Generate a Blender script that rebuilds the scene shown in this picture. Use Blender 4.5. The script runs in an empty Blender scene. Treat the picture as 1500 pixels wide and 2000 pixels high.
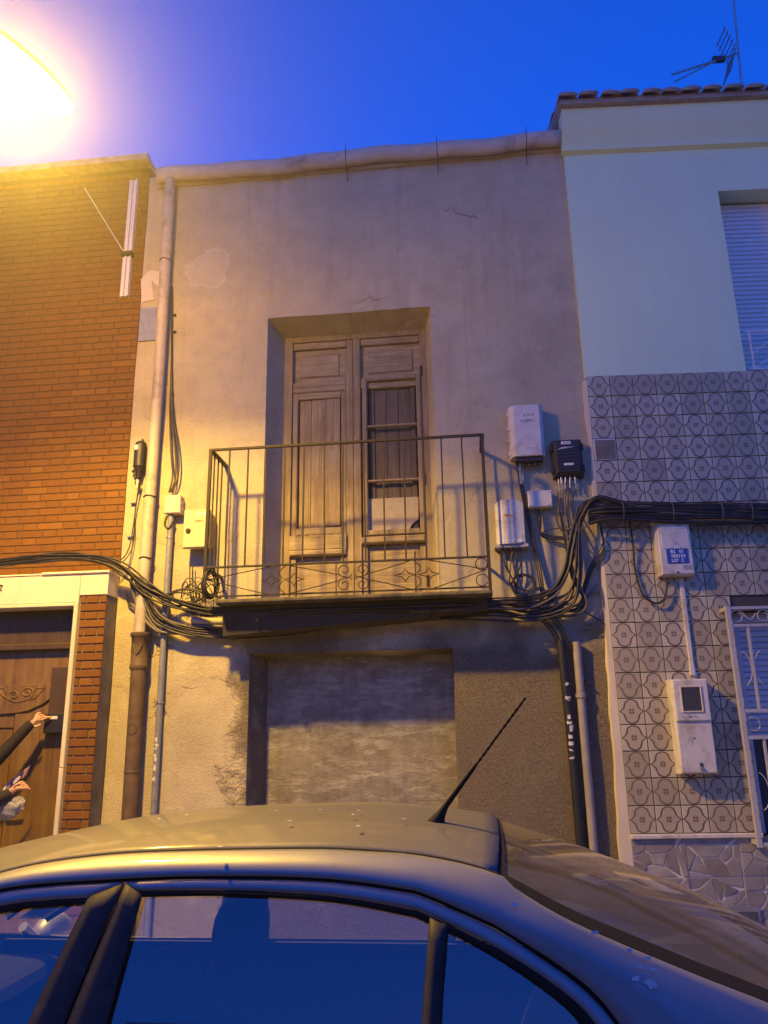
import bpy, bmesh, math, random
from mathutils import Vector, Matrix, noise
R_ = math.radians
rnd = random.Random(7)
scene = bpy.context.scene
COL = scene.collection

# ------------------------------------------------------------------ camera
F_PX, PITCH, YAW, ROLL = 1502.0, 15.62, 6.2, -1.03
CAM = Vector((0.0, -6.5, 1.70))
def cam_basis():
    p, y, r = R_(PITCH), R_(YAW), R_(ROLL)
    f = Vector((-math.sin(y) * math.cos(p), math.cos(y) * math.cos(p), math.sin(p)))
    rt = Vector((math.cos(y), math.sin(y), 0.0)); up = rt.cross(f)
    return f, rt * math.cos(r) + up * math.sin(r), up * math.cos(r) - rt * math.sin(r)
CF, CR, CU = cam_basis()
cd = bpy.data.cameras.new('camera'); co = bpy.data.objects.new('camera', cd); COL.objects.link(co)
cd.sensor_fit = 'HORIZONTAL'; cd.sensor_width = 36.0; cd.lens = 36.0 * F_PX / 1500.0
cd.clip_start = 0.05; cd.clip_end = 500
m3 = Matrix((CR, CU, -CF)).transposed()
co.matrix_world = Matrix.Translation(CAM) @ m3.to_4x4()
scene.camera = co

# ------------------------------------------------------------------ dusk sky, exposure
w = bpy.data.worlds.new('World'); scene.world = w; w.use_nodes = True
nt = w.node_tree; bg = nt.nodes['Background']
sky = nt.nodes.new('ShaderNodeTexSky'); sky.sky_type = 'NISHITA'; sky.sun_disc = False
sky.sun_elevation = R_(1.0); sky.sun_rotation = R_(180); sky.ozone_density = 8.0
nt.links.new(sky.outputs[0], bg.inputs[0]); bg.inputs[1].default_value = 0.15
vs = scene.view_settings
vs.view_transform = 'Standard'; vs.look = 'None'; vs.gamma = 1.0; vs.use_curve_mapping = False
vs.exposure = 3.4
scene.cycles.use_denoising = True
scene.cycles.max_bounces = 8; scene.cycles.transparent_max_bounces = 12
LAMP_POS = Vector((-2.83, -2.72, 5.92))
LAMP_W = 182.0

# ------------------------------------------------------------------ survey helpers (measured points on real planes)
XS = 1.135; RA = R_(4.0); PROUD = 0.04
def ray(px, py): return CF + CR * ((px - 750) / F_PX) - CU * ((py - 1000) / F_PX)
def m(px, py, out=0.0):
    d = ray(px, py); t = (-out - CAM.y) / d.y; p = CAM + d * t; return p.x, p.z
RO = Vector((XS, 0, 0)); RN = Vector((math.sin(RA), -math.cos(RA), 0)); RU = Vector((math.cos(RA), math.sin(RA), 0))
def r(px, py, out=0.0):
    d = ray(px, py); t = (out + PROUD - (CAM - RO).dot(RN)) / d.dot(RN); p = CAM + d * t
    return (p - RO).dot(RU), p.z
def at_y(px, py, y):
    d = ray(px, py); return CAM + d * ((y - CAM.y) / d.y)

# ------------------------------------------------------------------ mesh helpers
class MB:
    def __init__(s): s.v = []; s.f = []
    def add(s, vs_, fs):
        n = len(s.v); s.v += [tuple(v) for v in vs_]; s.f += [tuple(i + n for i in f) for f in fs]; return s
    def box(s, x0, x1, y0, y1, z0, z1):
        return s.add([(x0,y0,z0),(x1,y0,z0),(x1,y1,z0),(x0,y1,z0),(x0,y0,z1),(x1,y0,z1),(x1,y1,z1),(x0,y1,z1)],
                     [(0,3,2,1),(4,5,6,7),(0,1,5,4),(1,2,6,5),(2,3,7,6),(3,0,4,7)])
    def fbox(s, u0, u1, o0, o1, z0, z1, c=0.003):
        """box on a wall facing -y: o0 back, o1 front (outwards), front edges chamfered"""
        c = min(c, (u1-u0)*.45, (z1-z0)*.45)
        yb, yf, yc = -o0, -o1, -(o1 - c)
        v = [(u0,yb,z0),(u1,yb,z0),(u1,yb,z1),(u0,yb,z1),(u0,yc,z0),(u1,yc,z0),(u1,yc,z1),(u0,yc,z1),
             (u0+c,yf,z0+c),(u1-c,yf,z0+c),(u1-c,yf,z1-c),(u0+c,yf,z1-c)]
        f = [(8,9,10,11)]
        for i in range(4):
            j = (i+1) % 4
            f += [(i,j,4+j,4+i),(4+i,4+j,8+j,8+i)]
        f.append((3,2,1,0))
        return s.add(v, f)
    def tube(s, path, rad, n=8, caps=True, closed=False):
        path = [Vector(p) for p in path]; N = len(path); rings = []
        t_prev = None; nrm = None; base = len(s.v)
        for i, p in enumerate(path):
            if closed: t = path[(i+1) % N] - path[i-1]
            else: t = path[min(i+1, N-1)] - path[max(i-1, 0)]
            t = t.normalized() if t.length > 1e-9 else Vector((0,0,1))
            if nrm is None:
                a = Vector((0,0,1)) if abs(t.z) < .9 else Vector((1,0,0))
                nrm = t.cross(a).normalized()
            else:
                nrm = (nrm - t * nrm.dot(t)); nrm = nrm.normalized() if nrm.length > 1e-6 else t.orthogonal().normalized()
            b = t.cross(nrm)
            rr = rad[i] if isinstance(rad, (list, tuple)) else rad
            for k in range(n):
                a = 2*math.pi*k/n
                s.v.append(tuple(p + nrm*math.cos(a)*rr + b*math.sin(a)*rr))
        M = N if closed else N-1
        for i in range(M):
            j = (i+1) % N
            for k in range(n):
                l = (k+1) % n
                s.f.append((base+i*n+k, base+i*n+l, base+j*n+l, base+j*n+k))
        if caps and not closed:
            s.f.append(tuple(base+k for k in range(n))[::-1]); s.f.append(tuple(base+(N-1)*n+k for k in range(n)))
        return s
    def prism(s, poly, o0, o1):
        """polygon (u,z) on a wall, from out o0 to out o1"""
        n = len(poly); base = len(s.v)
        s.v += [(u,-o0,z) for u,z in poly] + [(u,-o1,z) for u,z in poly]
        s.f.append(tuple(base+n+i for i in range(n))); s.f.append(tuple(base+i for i in range(n))[::-1])
        for i in range(n):
            j = (i+1) % n; s.f.append((base+i, base+j, base+n+j, base+n+i))
        return s
    def frustum(s, poly, inset, o0, o1):
        """polygon pad with chamfered rim, centre-inset"""
        cx = sum(p[0] for p in poly)/len(poly); cz = sum(p[1] for p in poly)/len(poly)
        n = len(poly); base = len(s.v)
        pin = []
        for u, z in poly:
            d = Vector((cx-u, cz-z)); L = d.length; d = d/L*min(inset, L*.5) if L > 0 else d
            pin.append((u+d.x, z+d.y))
        mid = o1 - (o1-o0)*.35
        s.v += [(u,-o0,z) for u,z in poly] + [(u,-mid,z) for u,z in poly] + [(u,-o1,z) for u,z in pin]
        for a in (0, n):
            for i in range(n):
                j = (i+1) % n; s.f.append((base+a+i, base+a+j, base+a+n+j, base+a+n+i))
        s.f.append(tuple(base+2*n+i for i in range(n)))
        return s
    def grid(s, P):
        """P[i][j] points"""
        a, b = len(P), len(P[0]); base = len(s.v)
        for row in P: s.v += [tuple(p) for p in row]
        for i in range(a-1):
            for j in range(b-1):
                s.f.append((base+i*b+j, base+i*b+j+1, base+(i+1)*b+j+1, base+(i+1)*b+j))
        return s
    def lathe(s, prof, c, axis='z', n=20):
        base = len(s.v); k = len(prof)
        for i in range(n):
            a = 2*math.pi*i/n
            for rr, h in prof:
                if axis == 'z': s.v.append((c[0]+rr*math.cos(a), c[1]+rr*math.sin(a), c[2]+h))
                elif axis == 'y': s.v.append((c[0]+rr*math.cos(a), c[1]+h, c[2]+rr*math.sin(a)))
                else: s.v.append((c[0]+h, c[1]+rr*math.cos(a), c[2]+rr*math.sin(a)))
        for i in range(n):
            j = (i+1) % n
            for q in range(k-1):
                s.f.append((base+i*k+q, base+j*k+q, base+j*k+q+1, base+i*k+q+1))
        return s
    def mesh(s, name, origin=(0,0,0)):
        me = bpy.data.meshes.new(name); o = origin
        me.from_pydata([(v[0]-o[0], v[1]-o[1], v[2]-o[2]) for v in s.v], [], s.f)
        me.validate()
        bm = bmesh.new(); bm.from_mesh(me); bmesh.ops.recalc_face_normals(bm, faces=bm.faces); bm.to_mesh(me); bm.free()
        me.update(); return me

def link(name, me, mat=None, parent=None, smooth=0):
    o = bpy.data.objects.new(name, me); COL.objects.link(o)
    if mat is not None and len(me.materials) == 0: me.materials.append(mat)
    if parent is not None: o.parent = parent
    if smooth:
        me.shade_smooth()
        if smooth < 179: 
            me.set_sharp_from_angle(angle=R_(smooth))
    return o
def tag(o, label=None, cat=None, group=None, kind=None):
    if label: o['label'] = label
    if cat: o['category'] = cat
    if group: o['group'] = group
    if kind: o['kind'] = kind
    return o
class Thing:
    """Empty at a thing's base; parts are built in wall coordinates and stored relative to it"""
    def __init__(s, name, label, cat, origin, frame='M', group=None, kind=None):
        s.e = bpy.data.objects.new(name, None); COL.objects.link(s.e); s.e.empty_display_size = .1
        s.o = tuple(origin); s.e.location = to_world(origin, frame); s.e.rotation_euler.z = RA if frame == 'R' else 0
        tag(s.e, label, cat, group, kind)
    def part(s, name, mb, mat, parent=None, smooth=0, label=None, kind=None, bevel=0):
        o = link(name, mb.mesh(name, s.o), mat, parent or s.e, smooth)
        if bevel:
            b = o.modifiers.new('bevel', 'BEVEL'); b.width = bevel; b.segments = 2; b.limit_method = 'ANGLE'; b.angle_limit = R_(35)
        return tag(o, label=label, kind=kind)
def to_world(p, frame='M'):
    if frame == 'M': return Vector(p)
    return RO + RN*PROUD + RU*p[0] - RN*p[1] + Vector((0,0,p[2]))   # p[1] = -out
def single(name, mb, mat, label, cat, origin, frame='M', group=None, kind=None, smooth=0, bevel=0):
    o = link(name, mb.mesh(name, origin), mat, None, smooth)
    o.location = to_world(origin, frame); o.rotation_euler.z = RA if frame == 'R' else 0
    if bevel:
        b = o.modifiers.new('bevel', 'BEVEL'); b.width = bevel; b.segments = 2; b.limit_method = 'ANGLE'; b.angle_limit = R_(35)
    return tag(o, label, cat, group, kind)
def spline(pts, n=6):
    P = [Vector(p) for p in pts]; out = []
    for i in range(len(P)-1):
        p0, p1, p2, p3 = P[max(i-1,0)], P[i], P[i+1], P[min(i+2, len(P)-1)]
        for k in range(n):
            t = k/n
            out.append(.5*((2*p1) + (p2-p0)*t + (2*p0-5*p1+4*p2-p3)*t*t + (3*p1-p0-3*p2+p3)*t**3))
    out.append(P[-1]); return out
def lerp(a, b, t): return a + (b-a)*t
def text_mesh(txt, size, loc, mat, parent, name='lettering', origin=(0,0,0), bold=0.0, align='CENTER'):
    cu = bpy.data.curves.new('t', 'FONT'); cu.body = txt; cu.size = size; cu.align_x = align; cu.align_y = 'CENTER'; cu.offset = bold; cu.extrude = 0.0004
    tmp = bpy.data.objects.new('t', cu); COL.objects.link(tmp)
    dg = bpy.context.evaluated_depsgraph_get(); me = bpy.data.meshes.new_from_object(tmp.evaluated_get(dg))
    bpy.data.objects.remove(tmp)
    me.transform(Matrix.Translation(Vector(loc) - Vector(origin)) @ Matrix.Rotation(R_(90), 4, 'X'))
    me.materials.clear(); return link(name, me, mat, parent)

# ------------------------------------------------------------------ material helpers
def new_mat(name):
    mt = bpy.data.materials.new(name); mt.use_nodes = True
    return mt, mt.node_tree, mt.node_tree.nodes['Principled BSDF']
def nd(nt, t, **kw):
    n = nt.nodes.new(t)
    for k, v in kw.items(): setattr(n, k, v)
    return n
def tex_noise(nt, vec, scale, detail=4, rough=.55, dist=0):
    n = nd(nt, 'ShaderNodeTexNoise'); n.inputs['Scale'].default_value = scale; n.inputs['Detail'].default_value = detail
    n.inputs['Roughness'].default_value = rough; n.inputs['Distortion'].default_value = dist
    nt.links.new(vec, n.inputs['Vector']); return n.outputs['Fac']
def ramp(nt, fac, stops):
    n = nd(nt, 'ShaderNodeValToRGB'); els = n.color_ramp.elements
    while len(els) < len(stops): els.new(.5)
    for e, (p, c) in zip(els, stops):
        e.position = p; e.color = c if len(c) == 4 else (*c, 1)
    nt.links.new(fac, n.inputs['Fac']); return n.outputs['Color']
def g(v): return (v, v, v)
def mixc(nt, fac, a, b, mode='MIX'):
    n = nd(nt, 'ShaderNodeMix', data_type='RGBA', blend_type=mode)
    for sock, val in ((n.inputs[0], fac), (n.inputs[6], a), (n.inputs[7], b)):
        if hasattr(val, 'is_output'): nt.links.new(val, sock)
        else: sock.default_value = val if isinstance(val, (int, float)) else (*val, 1)
    return n.outputs[2]
def mth(nt, op, a, b=None, c=None):
    n = nd(nt, 'ShaderNodeMath', operation=op)
    for i, v in enumerate((a, b, c)):
        if v is None: continue
        if hasattr(v, 'is_output'): nt.links.new(v, n.inputs[i])
        else: n.inputs[i].default_value = v
    return n.outputs[0]
def bump(nt, bs, h, strength, dist=.01):
    n = nd(nt, 'ShaderNodeBump'); n.inputs['Strength'].default_value = strength; n.inputs['Distance'].default_value = dist
    nt.links.new(h, n.inputs['Height']); nt.links.new(n.outputs[0], bs.inputs['Normal'])
def geo_pos(nt): return nd(nt, 'ShaderNodeNewGeometry').outputs['Position']
def obj_co(nt): return nd(nt, 'ShaderNodeTexCoord').outputs['Object']
def plain(name, col, rough=.5, metal=0, var=.12, scale=30, bmp=.0, spec=.5, dirt=None, coat=0):
    mt, nt, bs = new_mat(name); p = geo_pos(nt)
    f = tex_noise(nt, p, scale, 5)
    c = ramp(nt, f, [(.3, tuple(v*(1-var) for v in col)), (.7, tuple(min(1, v*(1+var)) for v in col))])
    if dirt:
        f2 = tex_noise(nt, p, dirt[1], 6, .65); k = ramp(nt, f2, [(dirt[2], g(0)), (min(1, dirt[2]+.18), g(1))])
        c = mixc(nt, k, c, dirt[0])
    nt.links.new(c, bs.inputs['Base Color']); bs.inputs['Roughness'].default_value = rough; bs.inputs['Metallic'].default_value = metal
    bs.inputs['Specular IOR Level'].default_value = spec
    if coat: bs.inputs['Coat Weight'].default_value = coat; bs.inputs['Coat Roughness'].default_value = .06
    rr = mth(nt, 'MULTIPLY_ADD', f, .25, rough-.12); nt.links.new(rr, bs.inputs['Roughness'])
    if bmp: bump(nt, bs, f, bmp, .004)
    return mt
MT = {}
# ------------------------------------------------------------------ materials
def mk_plaster_old():
    mt, nt, bs = new_mat('old_plaster'); p = geo_pos(nt)
    big = tex_noise(nt, p, .9, 5, .6); mid = tex_noise(nt, p, 4.5, 6, .65); fine = tex_noise(nt, p, 60, 5, .7); grit = tex_noise(nt, p, 62, 6, .8)
    c = ramp(nt, big, [(.3, (.40,.345,.235)), (.5, (.50,.44,.305)), (.72, (.55,.495,.35))])
    c = mixc(nt, ramp(nt, mid, [(.42, g(0)), (.72, g(.6))]), c, (.33,.27,.185))
    c = mixc(nt, ramp(nt, fine, [(.42, g(0)), (.75, g(.5))]), c, (.60,.55,.43))
    sep = nd(nt, 'ShaderNodeSeparateXYZ'); nt.links.new(p, sep.inputs[0]); X, Y, Z = sep.outputs
    pt1 = ramp(nt, tex_noise(nt, p, 1.1, 7, .5, .3), [(.53, g(0)), (.545, g(.32))]); c = mixc(nt, pt1, c, (.42,.37,.27))
    mps = nd(nt, 'ShaderNodeMapping'); mps.inputs['Scale'].default_value = (5.5, 1, .35); nt.links.new(p, mps.inputs[0])
    c = mixc(nt, ramp(nt, tex_noise(nt, mps.outputs[0], 1.3, 6, .6), [(.54, g(0)), (.75, g(.4))]), c, (.27,.215,.14))
    # rough cement render of the ground floor, laid up to an uneven line, right of the drain pipes
    wob = mth(nt, 'MULTIPLY_ADD', big, 1.6, -.8); wob2 = mth(nt, 'MULTIPLY_ADD', mid, .7, -.35)
    zl = mth(nt, 'ADD', mth(nt, 'ADD', Z, wob), wob2)
    low = ramp(nt, mth(nt, 'MULTIPLY', zl, .2), [(.45, g(1)), (.53, g(0))])
    xr = ramp(nt, mth(nt, 'MULTIPLY_ADD', mth(nt, 'ADD', X, mth(nt, 'MULTIPLY', wob2, 1.2)), .2, .5), [(.09, g(0)), (.135, g(1))])
    lowm = mth(nt, 'MULTIPLY', low, xr)
    cem = ramp(nt, grit, [(.36, (.17,.135,.095)), (.5, (.31,.26,.19)), (.66, (.46,.40,.30))])
    cem = mixc(nt, ramp(nt, big, [(.45, g(0)), (.7, g(.5))]), cem, (.40,.35,.27))
    c = mixc(nt, lowm, c, cem)
    # damp tide mark at the foot
    foot = ramp(nt, mth(nt, 'MULTIPLY_ADD', mid, .9, mth(nt, 'MULTIPLY', Z, .42)), [(.60, g(.6)), (.80, g(0))])
    c = mixc(nt, foot, c, (.20,.155,.105))
    # flaked patch high on the wall where pale undercoat shows
    dv = nd(nt, 'ShaderNodeVectorMath', operation='DISTANCE'); nt.links.new(p, dv.inputs[0]); dv.inputs[1].default_value = (-2.43, 0, 6.13)
    pd = mth(nt, 'ADD', dv.outputs['Value'], mth(nt, 'MULTIPLY_ADD', mid, .42, -.21))
    patch = ramp(nt, pd, [(.19, g(.25)), (.225, g(.75)), (.24, g(0))])
    c = mixc(nt, patch, c, ramp(nt, fine, [(.35, (.50,.45,.34)), (.6, (.66,.61,.5))]))
    # hairline cracks
    vor = nd(nt, 'ShaderNodeTexVoronoi', feature='DISTANCE_TO_EDGE'); vor.inputs['Scale'].default_value = .75
    wv = nd(nt, 'ShaderNodeVectorMath', operation='ADD'); nt.links.new(p, wv.inputs[0])
    nz = nd(nt, 'ShaderNodeTexNoise'); nz.inputs['Scale'].default_value = 3; nz.inputs['Detail'].default_value = 6; nt.links.new(p, nz.inputs['Vector'])
    nt.links.new(nz.outputs['Color'], wv.inputs[1]); nt.links.new(wv.outputs[0], vor.inputs['Vector'])
    ck = mth(nt, 'MULTIPLY', ramp(nt, vor.outputs['Distance'], [(0, g(1)), (.007, g(0))]), ramp(nt, tex_noise(nt, p, 1.3, 2), [(.58, g(0)), (.64, g(1))]))
    c = mixc(nt, mth(nt, 'MULTIPLY', ck, .4), c, (.2,.16,.11))
    nt.links.new(c, bs.inputs['Base Color']); bs.inputs['Roughness'].default_value = .9; bs.inputs['Specular IOR Level'].default_value = .2
    h = mth(nt, 'ADD', mth(nt, 'MULTIPLY', mid, .5), mth(nt, 'MULTIPLY', fine, .35))
    h = mth(nt, 'ADD', h, mth(nt, 'MULTIPLY', mth(nt, 'MULTIPLY', grit, lowm), 2.6))
    h = mth(nt, 'ADD', h, mth(nt, 'MULTIPLY', patch, -.3)); h = mth(nt, 'SUBTRACT', h, mth(nt, 'MULTIPLY', ck, .5)); h = mth(nt, 'ADD', h, mth(nt, 'MULTIPLY', pt1, .5))
    bump(nt, bs, h, 1.0, .022); return mt
MT['plaster'] = mk_plaster_old()
def mk_trowel():
    mt, nt, bs = new_mat('trowelled_cement'); p = geo_pos(nt)
    def stroke(rot, sc, lo, hi):
        mp = nd(nt, 'ShaderNodeMapping'); mp.inputs['Rotation'].default_value = (0, rot, 0); mp.inputs['Scale'].default_value = sc; nt.links.new(p, mp.inputs[0])
        return ramp(nt, tex_noise(nt, mp.outputs[0], 1.6, 5, .6), [(lo, g(0)), (hi, g(1))])
    a1 = stroke(.5, (2.6, 1, 8.5), .50, .63); a2 = stroke(-.3, (3.2, 1, 9.5), .53, .65); dr = stroke(0, (9, 1, .8), .50, .72)
    b = tex_noise(nt, p, 34, 8, .8); l = tex_noise(nt, p, 2.6, 7, .68); cl_ = tex_noise(nt, p, 9, 6, .7)
    c = ramp(nt, cl_, [(.32, (.22,.195,.16)), (.5, (.33,.30,.25)), (.68, (.43,.395,.335))])
    c = mixc(nt, mth(nt, 'MULTIPLY', a1, .7), c, (.58,.55,.48)); c = mixc(nt, mth(nt, 'MULTIPLY', a2, .6), c, (.60,.57,.50))
    c = mixc(nt, ramp(nt, l, [(.44, g(0)), (.66, g(.6))]), c, (.20,.175,.14)); c = mixc(nt, mth(nt, 'MULTIPLY', dr, .35), c, (.15,.125,.10)); c = mixc(nt, mth(nt, 'MULTIPLY', b, .42), c, (.15,.125,.10))
    nt.links.new(c, bs.inputs['Base Color']); bs.inputs['Roughness'].default_value = .92
    bump(nt, bs, mth(nt, 'ADD', mth(nt, 'ADD', mth(nt, 'MULTIPLY', a1, .25), mth(nt, 'MULTIPLY', a2, .25)), mth(nt, 'MULTIPLY', b, 1.3)), .8, .014); return mt
MT['trowel'] = mk_trowel()
def mk_paint(name, col, var=.06, stain=(.5,.45,.36), sw=.35, bs_=.25):
    mt, nt, bs = new_mat(name); p = geo_pos(nt)
    a = tex_noise(nt, p, 1.2, 4); f = tex_noise(nt, p, 45, 4, .7)
    c = ramp(nt, a, [(.3, tuple(v*(1-var) for v in col)), (.7, tuple(min(.9, v*(1+var)) for v in col))])
    mp = nd(nt, 'ShaderNodeMapping'); mp.inputs['Scale'].default_value = (6, 6, .5); nt.links.new(p, mp.inputs[0])
    s = tex_noise(nt, mp.outputs[0], 1.5, 5, .6); c = mixc(nt, ramp(nt, s, [(.52, g(0)), (.8, g(sw))]), c, tuple(v*.62 for v in stain))
    nt.links.new(c, bs.inputs['Base Color']); bs.inputs['Roughness'].default_value = .8; bump(nt, bs, f, bs_, .004); return mt
MT['mint'] = mk_paint('mint_paint', (.68,.81,.54), .04, (.6,.68,.46), .12)
MT['cream'] = mk_paint('cream_paint', (.68,.60,.45), .1, (.4,.3,.2), .6, .5)
MT['mortar'] = mk_paint('mortar', (.085,.042,.02), .15, (.1,.07,.05))
MT['marble'] = mk_paint('pale_marble', (.72,.64,.52), .07, (.6,.45,.3), .4, .05)
MT['slab'] = plain('dirty_slab_edge', (.105,.09,.06), .95, var=.35, scale=14, bmp=.9, dirt=((.045,.038,.028), 5, .48)); MT['under_slab'] = plain('dark_render', (.05,.042,.036), .95, var=.3, scale=12, bmp=.7)
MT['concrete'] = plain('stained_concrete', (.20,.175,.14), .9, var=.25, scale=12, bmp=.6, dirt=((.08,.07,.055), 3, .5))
def mk_piece(name, cols, rough, rscale, bmp, spec=.5, scl=40):
    """material whose tone differs from piece to piece (Object Info random)"""
    mt, nt, bs = new_mat(name); p = geo_pos(nt); oi = nd(nt, 'ShaderNodeObjectInfo').outputs['Random']
    vor = nd(nt, 'ShaderNodeTexNoise'); vor.inputs['Scale'].default_value = 6.3; nt.links.new(p, vor.inputs['Vector'])
    k = mth(nt, 'MULTIPLY_ADD', vor.outputs['Fac'], .35, mth(nt, 'MULTIPLY', oi, .75))
    n = len(cols); c = ramp(nt, k, [(.1 + .8*i/(n-1), col) for i, col in enumerate(cols)])
    f = tex_noise(nt, p, scl, 6, .65); c = mixc(nt, mth(nt, 'MULTIPLY', f, .5), c, tuple(v*.62 for v in cols[0]))
    nt.links.new(c, bs.inputs['Base Color']); bs.inputs['Specular IOR Level'].default_value = spec
    nt.links.new(mth(nt, 'MULTIPLY_ADD', f, rscale, rough), bs.inputs['Roughness']); bump(nt, bs, f, bmp, .004); return mt
MT['brick'] = mk_piece('glazed_brown_brick', [(.155,.066,.013), (.205,.088,.016), (.18,.074,.014), (.245,.108,.02)], .5, .25, .45, .22)
MT['stone'] = mk_piece('grey_cladding_stone', [(.20,.185,.18), (.36,.335,.32), (.25,.21,.19), (.46,.43,.40), (.22,.20,.20)], .6, .25, 1.0, .4, 18)
MT['stone_joint'] = plain('pale_joint', (.62,.59,.56), .9, var=.15, bmp=.4)
def mk_tile():
    mt, nt, bs = new_mat('patterned_tile'); o = obj_co(nt); p = geo_pos(nt)
    sep = nd(nt, 'ShaderNodeSeparateXYZ'); nt.links.new(o, sep.inputs[0])
    wob = tex_noise(nt, o, 60, 2); wb = mth(nt, 'MULTIPLY_ADD', wob, .03, -.015)
    u = mth(nt, 'ADD', mth(nt, 'ABSOLUTE', mth(nt, 'MULTIPLY', sep.outputs[0], 5.1)), wb)
    v = mth(nt, 'ADD', mth(nt, 'ABSOLUTE', mth(nt, 'MULTIPLY', sep.outputs[2], 5.1)), wb)
    # ogee outline: half width as a function of |v|
    fc = nd(nt, 'ShaderNodeFloatCurve'); cv = fc.mapping.curves[0]
    pts = [(0,.93), (.08,.83), (.18,.70), (.30,.60), (.44,.55), (.58,.52), (.72,.45), (.84,.33), (.93,.15), (1,0)]
    cv.points[0].location = pts[0]; cv.points[1].location = pts[-1]
    for q in pts[1:-1]: cv.points.new(*q)
    fc.mapping.update(); nt.links.new(mth(nt, 'MULTIPLY', v, 2.05), fc.inputs['Value'])
    hw = mth(nt, 'MULTIPLY', fc.outputs[0], .5)
    slope = mth(nt, 'MULTIPLY_ADD', ramp(nt, v, [(.36, g(0)), (.47, g(1))]), .05, .035)
    d = mth(nt, 'ABSOLUTE', mth(nt, 'SUBTRACT', u, hw))
    line = mth(nt, 'LESS_THAN', d, slope)
    ok = mth(nt, 'LESS_THAN', v, .488); line = mth(nt, 'MULTIPLY', line, ok)
    ins = mth(nt, 'MULTIPLY', mth(nt, 'LESS_THAN', u, hw), ok)
    # four-dot flower
    du = mth(nt, 'SUBTRACT', u, .055); dv = mth(nt, 'SUBTRACT', v, .055)
    dot = mth(nt, 'LESS_THAN', mth(nt, 'SQRT', mth(nt, 'ADD', mth(nt, 'MULTIPLY', du, du), mth(nt, 'MULTIPLY', dv, dv))), .042)
    rr = mth(nt, 'SQRT', mth(nt, 'ADD', mth(nt, 'MULTIPLY', u, u), mth(nt, 'MULTIPLY', v, v)))
    halo = mth(nt, 'LESS_THAN', rr, .135)
    oi = nd(nt, 'ShaderNodeObjectInfo').outputs['Random']
    base = ramp(nt, mth(nt, 'MULTIPLY_ADD', tex_noise(nt, p, 11, 7, .7), .55, mth(nt, 'MULTIPLY_ADD', oi, .6, -.08)), [(.25, (.37,.325,.225)), (.5, (.48,.43,.30)), (.75, (.56,.505,.37))])
    c = mixc(nt, mth(nt, 'MULTIPLY', ins, .55), base, (.37,.305,.19))
    c = mixc(nt, mth(nt, 'MULTIPLY', halo, .35), c, (.24,.18,.13))
    c = mixc(nt, mth(nt, 'MULTIPLY', line, mth(nt, 'MULTIPLY_ADD', oi, .3, .68)), c, (.10,.075,.055)); c = mixc(nt, mth(nt, 'MULTIPLY', dot, .8), c, (.10,.07,.05))
    nt.links.new(c, bs.inputs['Base Color']); bs.inputs['Roughness'].default_value = .38
    nt.links.new(mth(nt, 'MULTIPLY_ADD', tex_noise(nt, p, 30, 5), .25, .28), bs.inputs['Roughness']); return mt
MT['tile'] = mk_tile()
MT['grout'] = plain('dark_grout', (.075,.065,.06), .9)
def mk_wood(name, c0, c1, c2, sc=1.0, rough=.8, axis='z', bmp=.5):
    mt, nt, bs = new_mat(name); p = geo_pos(nt)
    mp = nd(nt, 'ShaderNodeMapping'); mp.inputs['Scale'].default_value = (26*sc, 26*sc, 1.6*sc) if axis == 'z' else (1.6*sc, 26*sc, 26*sc); nt.links.new(p, mp.inputs[0])
    a = tex_noise(nt, mp.outputs[0], 1.5, 8, .65, .4); b = tex_noise(nt, p, 3.2, 6, .65)
    k = mth(nt, 'MULTIPLY_ADD', a, .65, mth(nt, 'MULTIPLY', b, .4))
    c = ramp(nt, k, [(.34, c0), (.52, c1), (.68, c2)])
    nt.links.new(c, bs.inputs['Base Color']); bs.inputs['Roughness'].default_value = rough; bump(nt, bs, a, bmp, .005); return mt
MT['wood_old'] = mk_wood('weathered_wood', (.15,.10,.05), (.29,.22,.13), (.42,.345,.23))
MT['wood_old_h'] = mk_wood('weathered_wood_rail', (.16,.11,.06), (.31,.24,.145), (.44,.365,.25), axis='x')
MT['wood_frame'] = mk_wood('weathered_wood_frame', (.17,.12,.065), (.28,.215,.13), (.38,.305,.205)); MT['wood_shutter'] = mk_wood('dark_shutter_boards', (.07,.05,.035), (.125,.095,.07), (.18,.14,.11))
MT['wood_door'] = mk_wood('varnished_door_wood', (.085,.045,.012), (.17,.098,.026), (.24,.15,.042), .5, .42, bmp=.15)
MT['wood_dark_shaded'] = mk_wood('dark_wood_with_lintel_shade', (.035,.02,.012), (.06,.035,.02), (.085,.05,.03), .5, .6)  # dark brown wood; on the transom the lintel's shadow is in the colour
MT['iron'] = plain('rusty_iron', (.030,.023,.019), .7, .2, .35, 40, .4, dirt=((.075,.04,.02), 25, .58))
MT['white_metal'] = plain('white_painted_steel', (.68,.67,.68), .45, 0, .05, 20)
MT['grille'] = plain('greyed_white_paint', (.46,.45,.46), .5, 0, .08, 20)
MT['white_plastic'] = plain('white_plastic', (.64,.61,.57), .5, 0, .08, 9, .1, dirt=((.40,.35,.28), 7, .5))
MT['cream_plastic'] = plain('cream_plastic', (.66,.55,.30), .45, 0, .07, 14, .1, dirt=((.42,.33,.18), 7, .55))
MT['beige_plastic'] = plain('beige_plastic', (.60,.52,.42), .5, 0, .06, 14, dirt=((.38,.32,.25), 6, .6))
MT['beige_pvc'] = plain('beige_drain_pvc', (.48,.42,.34), .55, 0, .1, 9, .1, dirt=((.28,.23,.17), 5, .52))
MT['grey_pvc'] = plain('grey_conduit', (.27,.28,.30), .4, .25, .12, 20, dirt=((.16,.15,.14), 9, .6))
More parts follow.
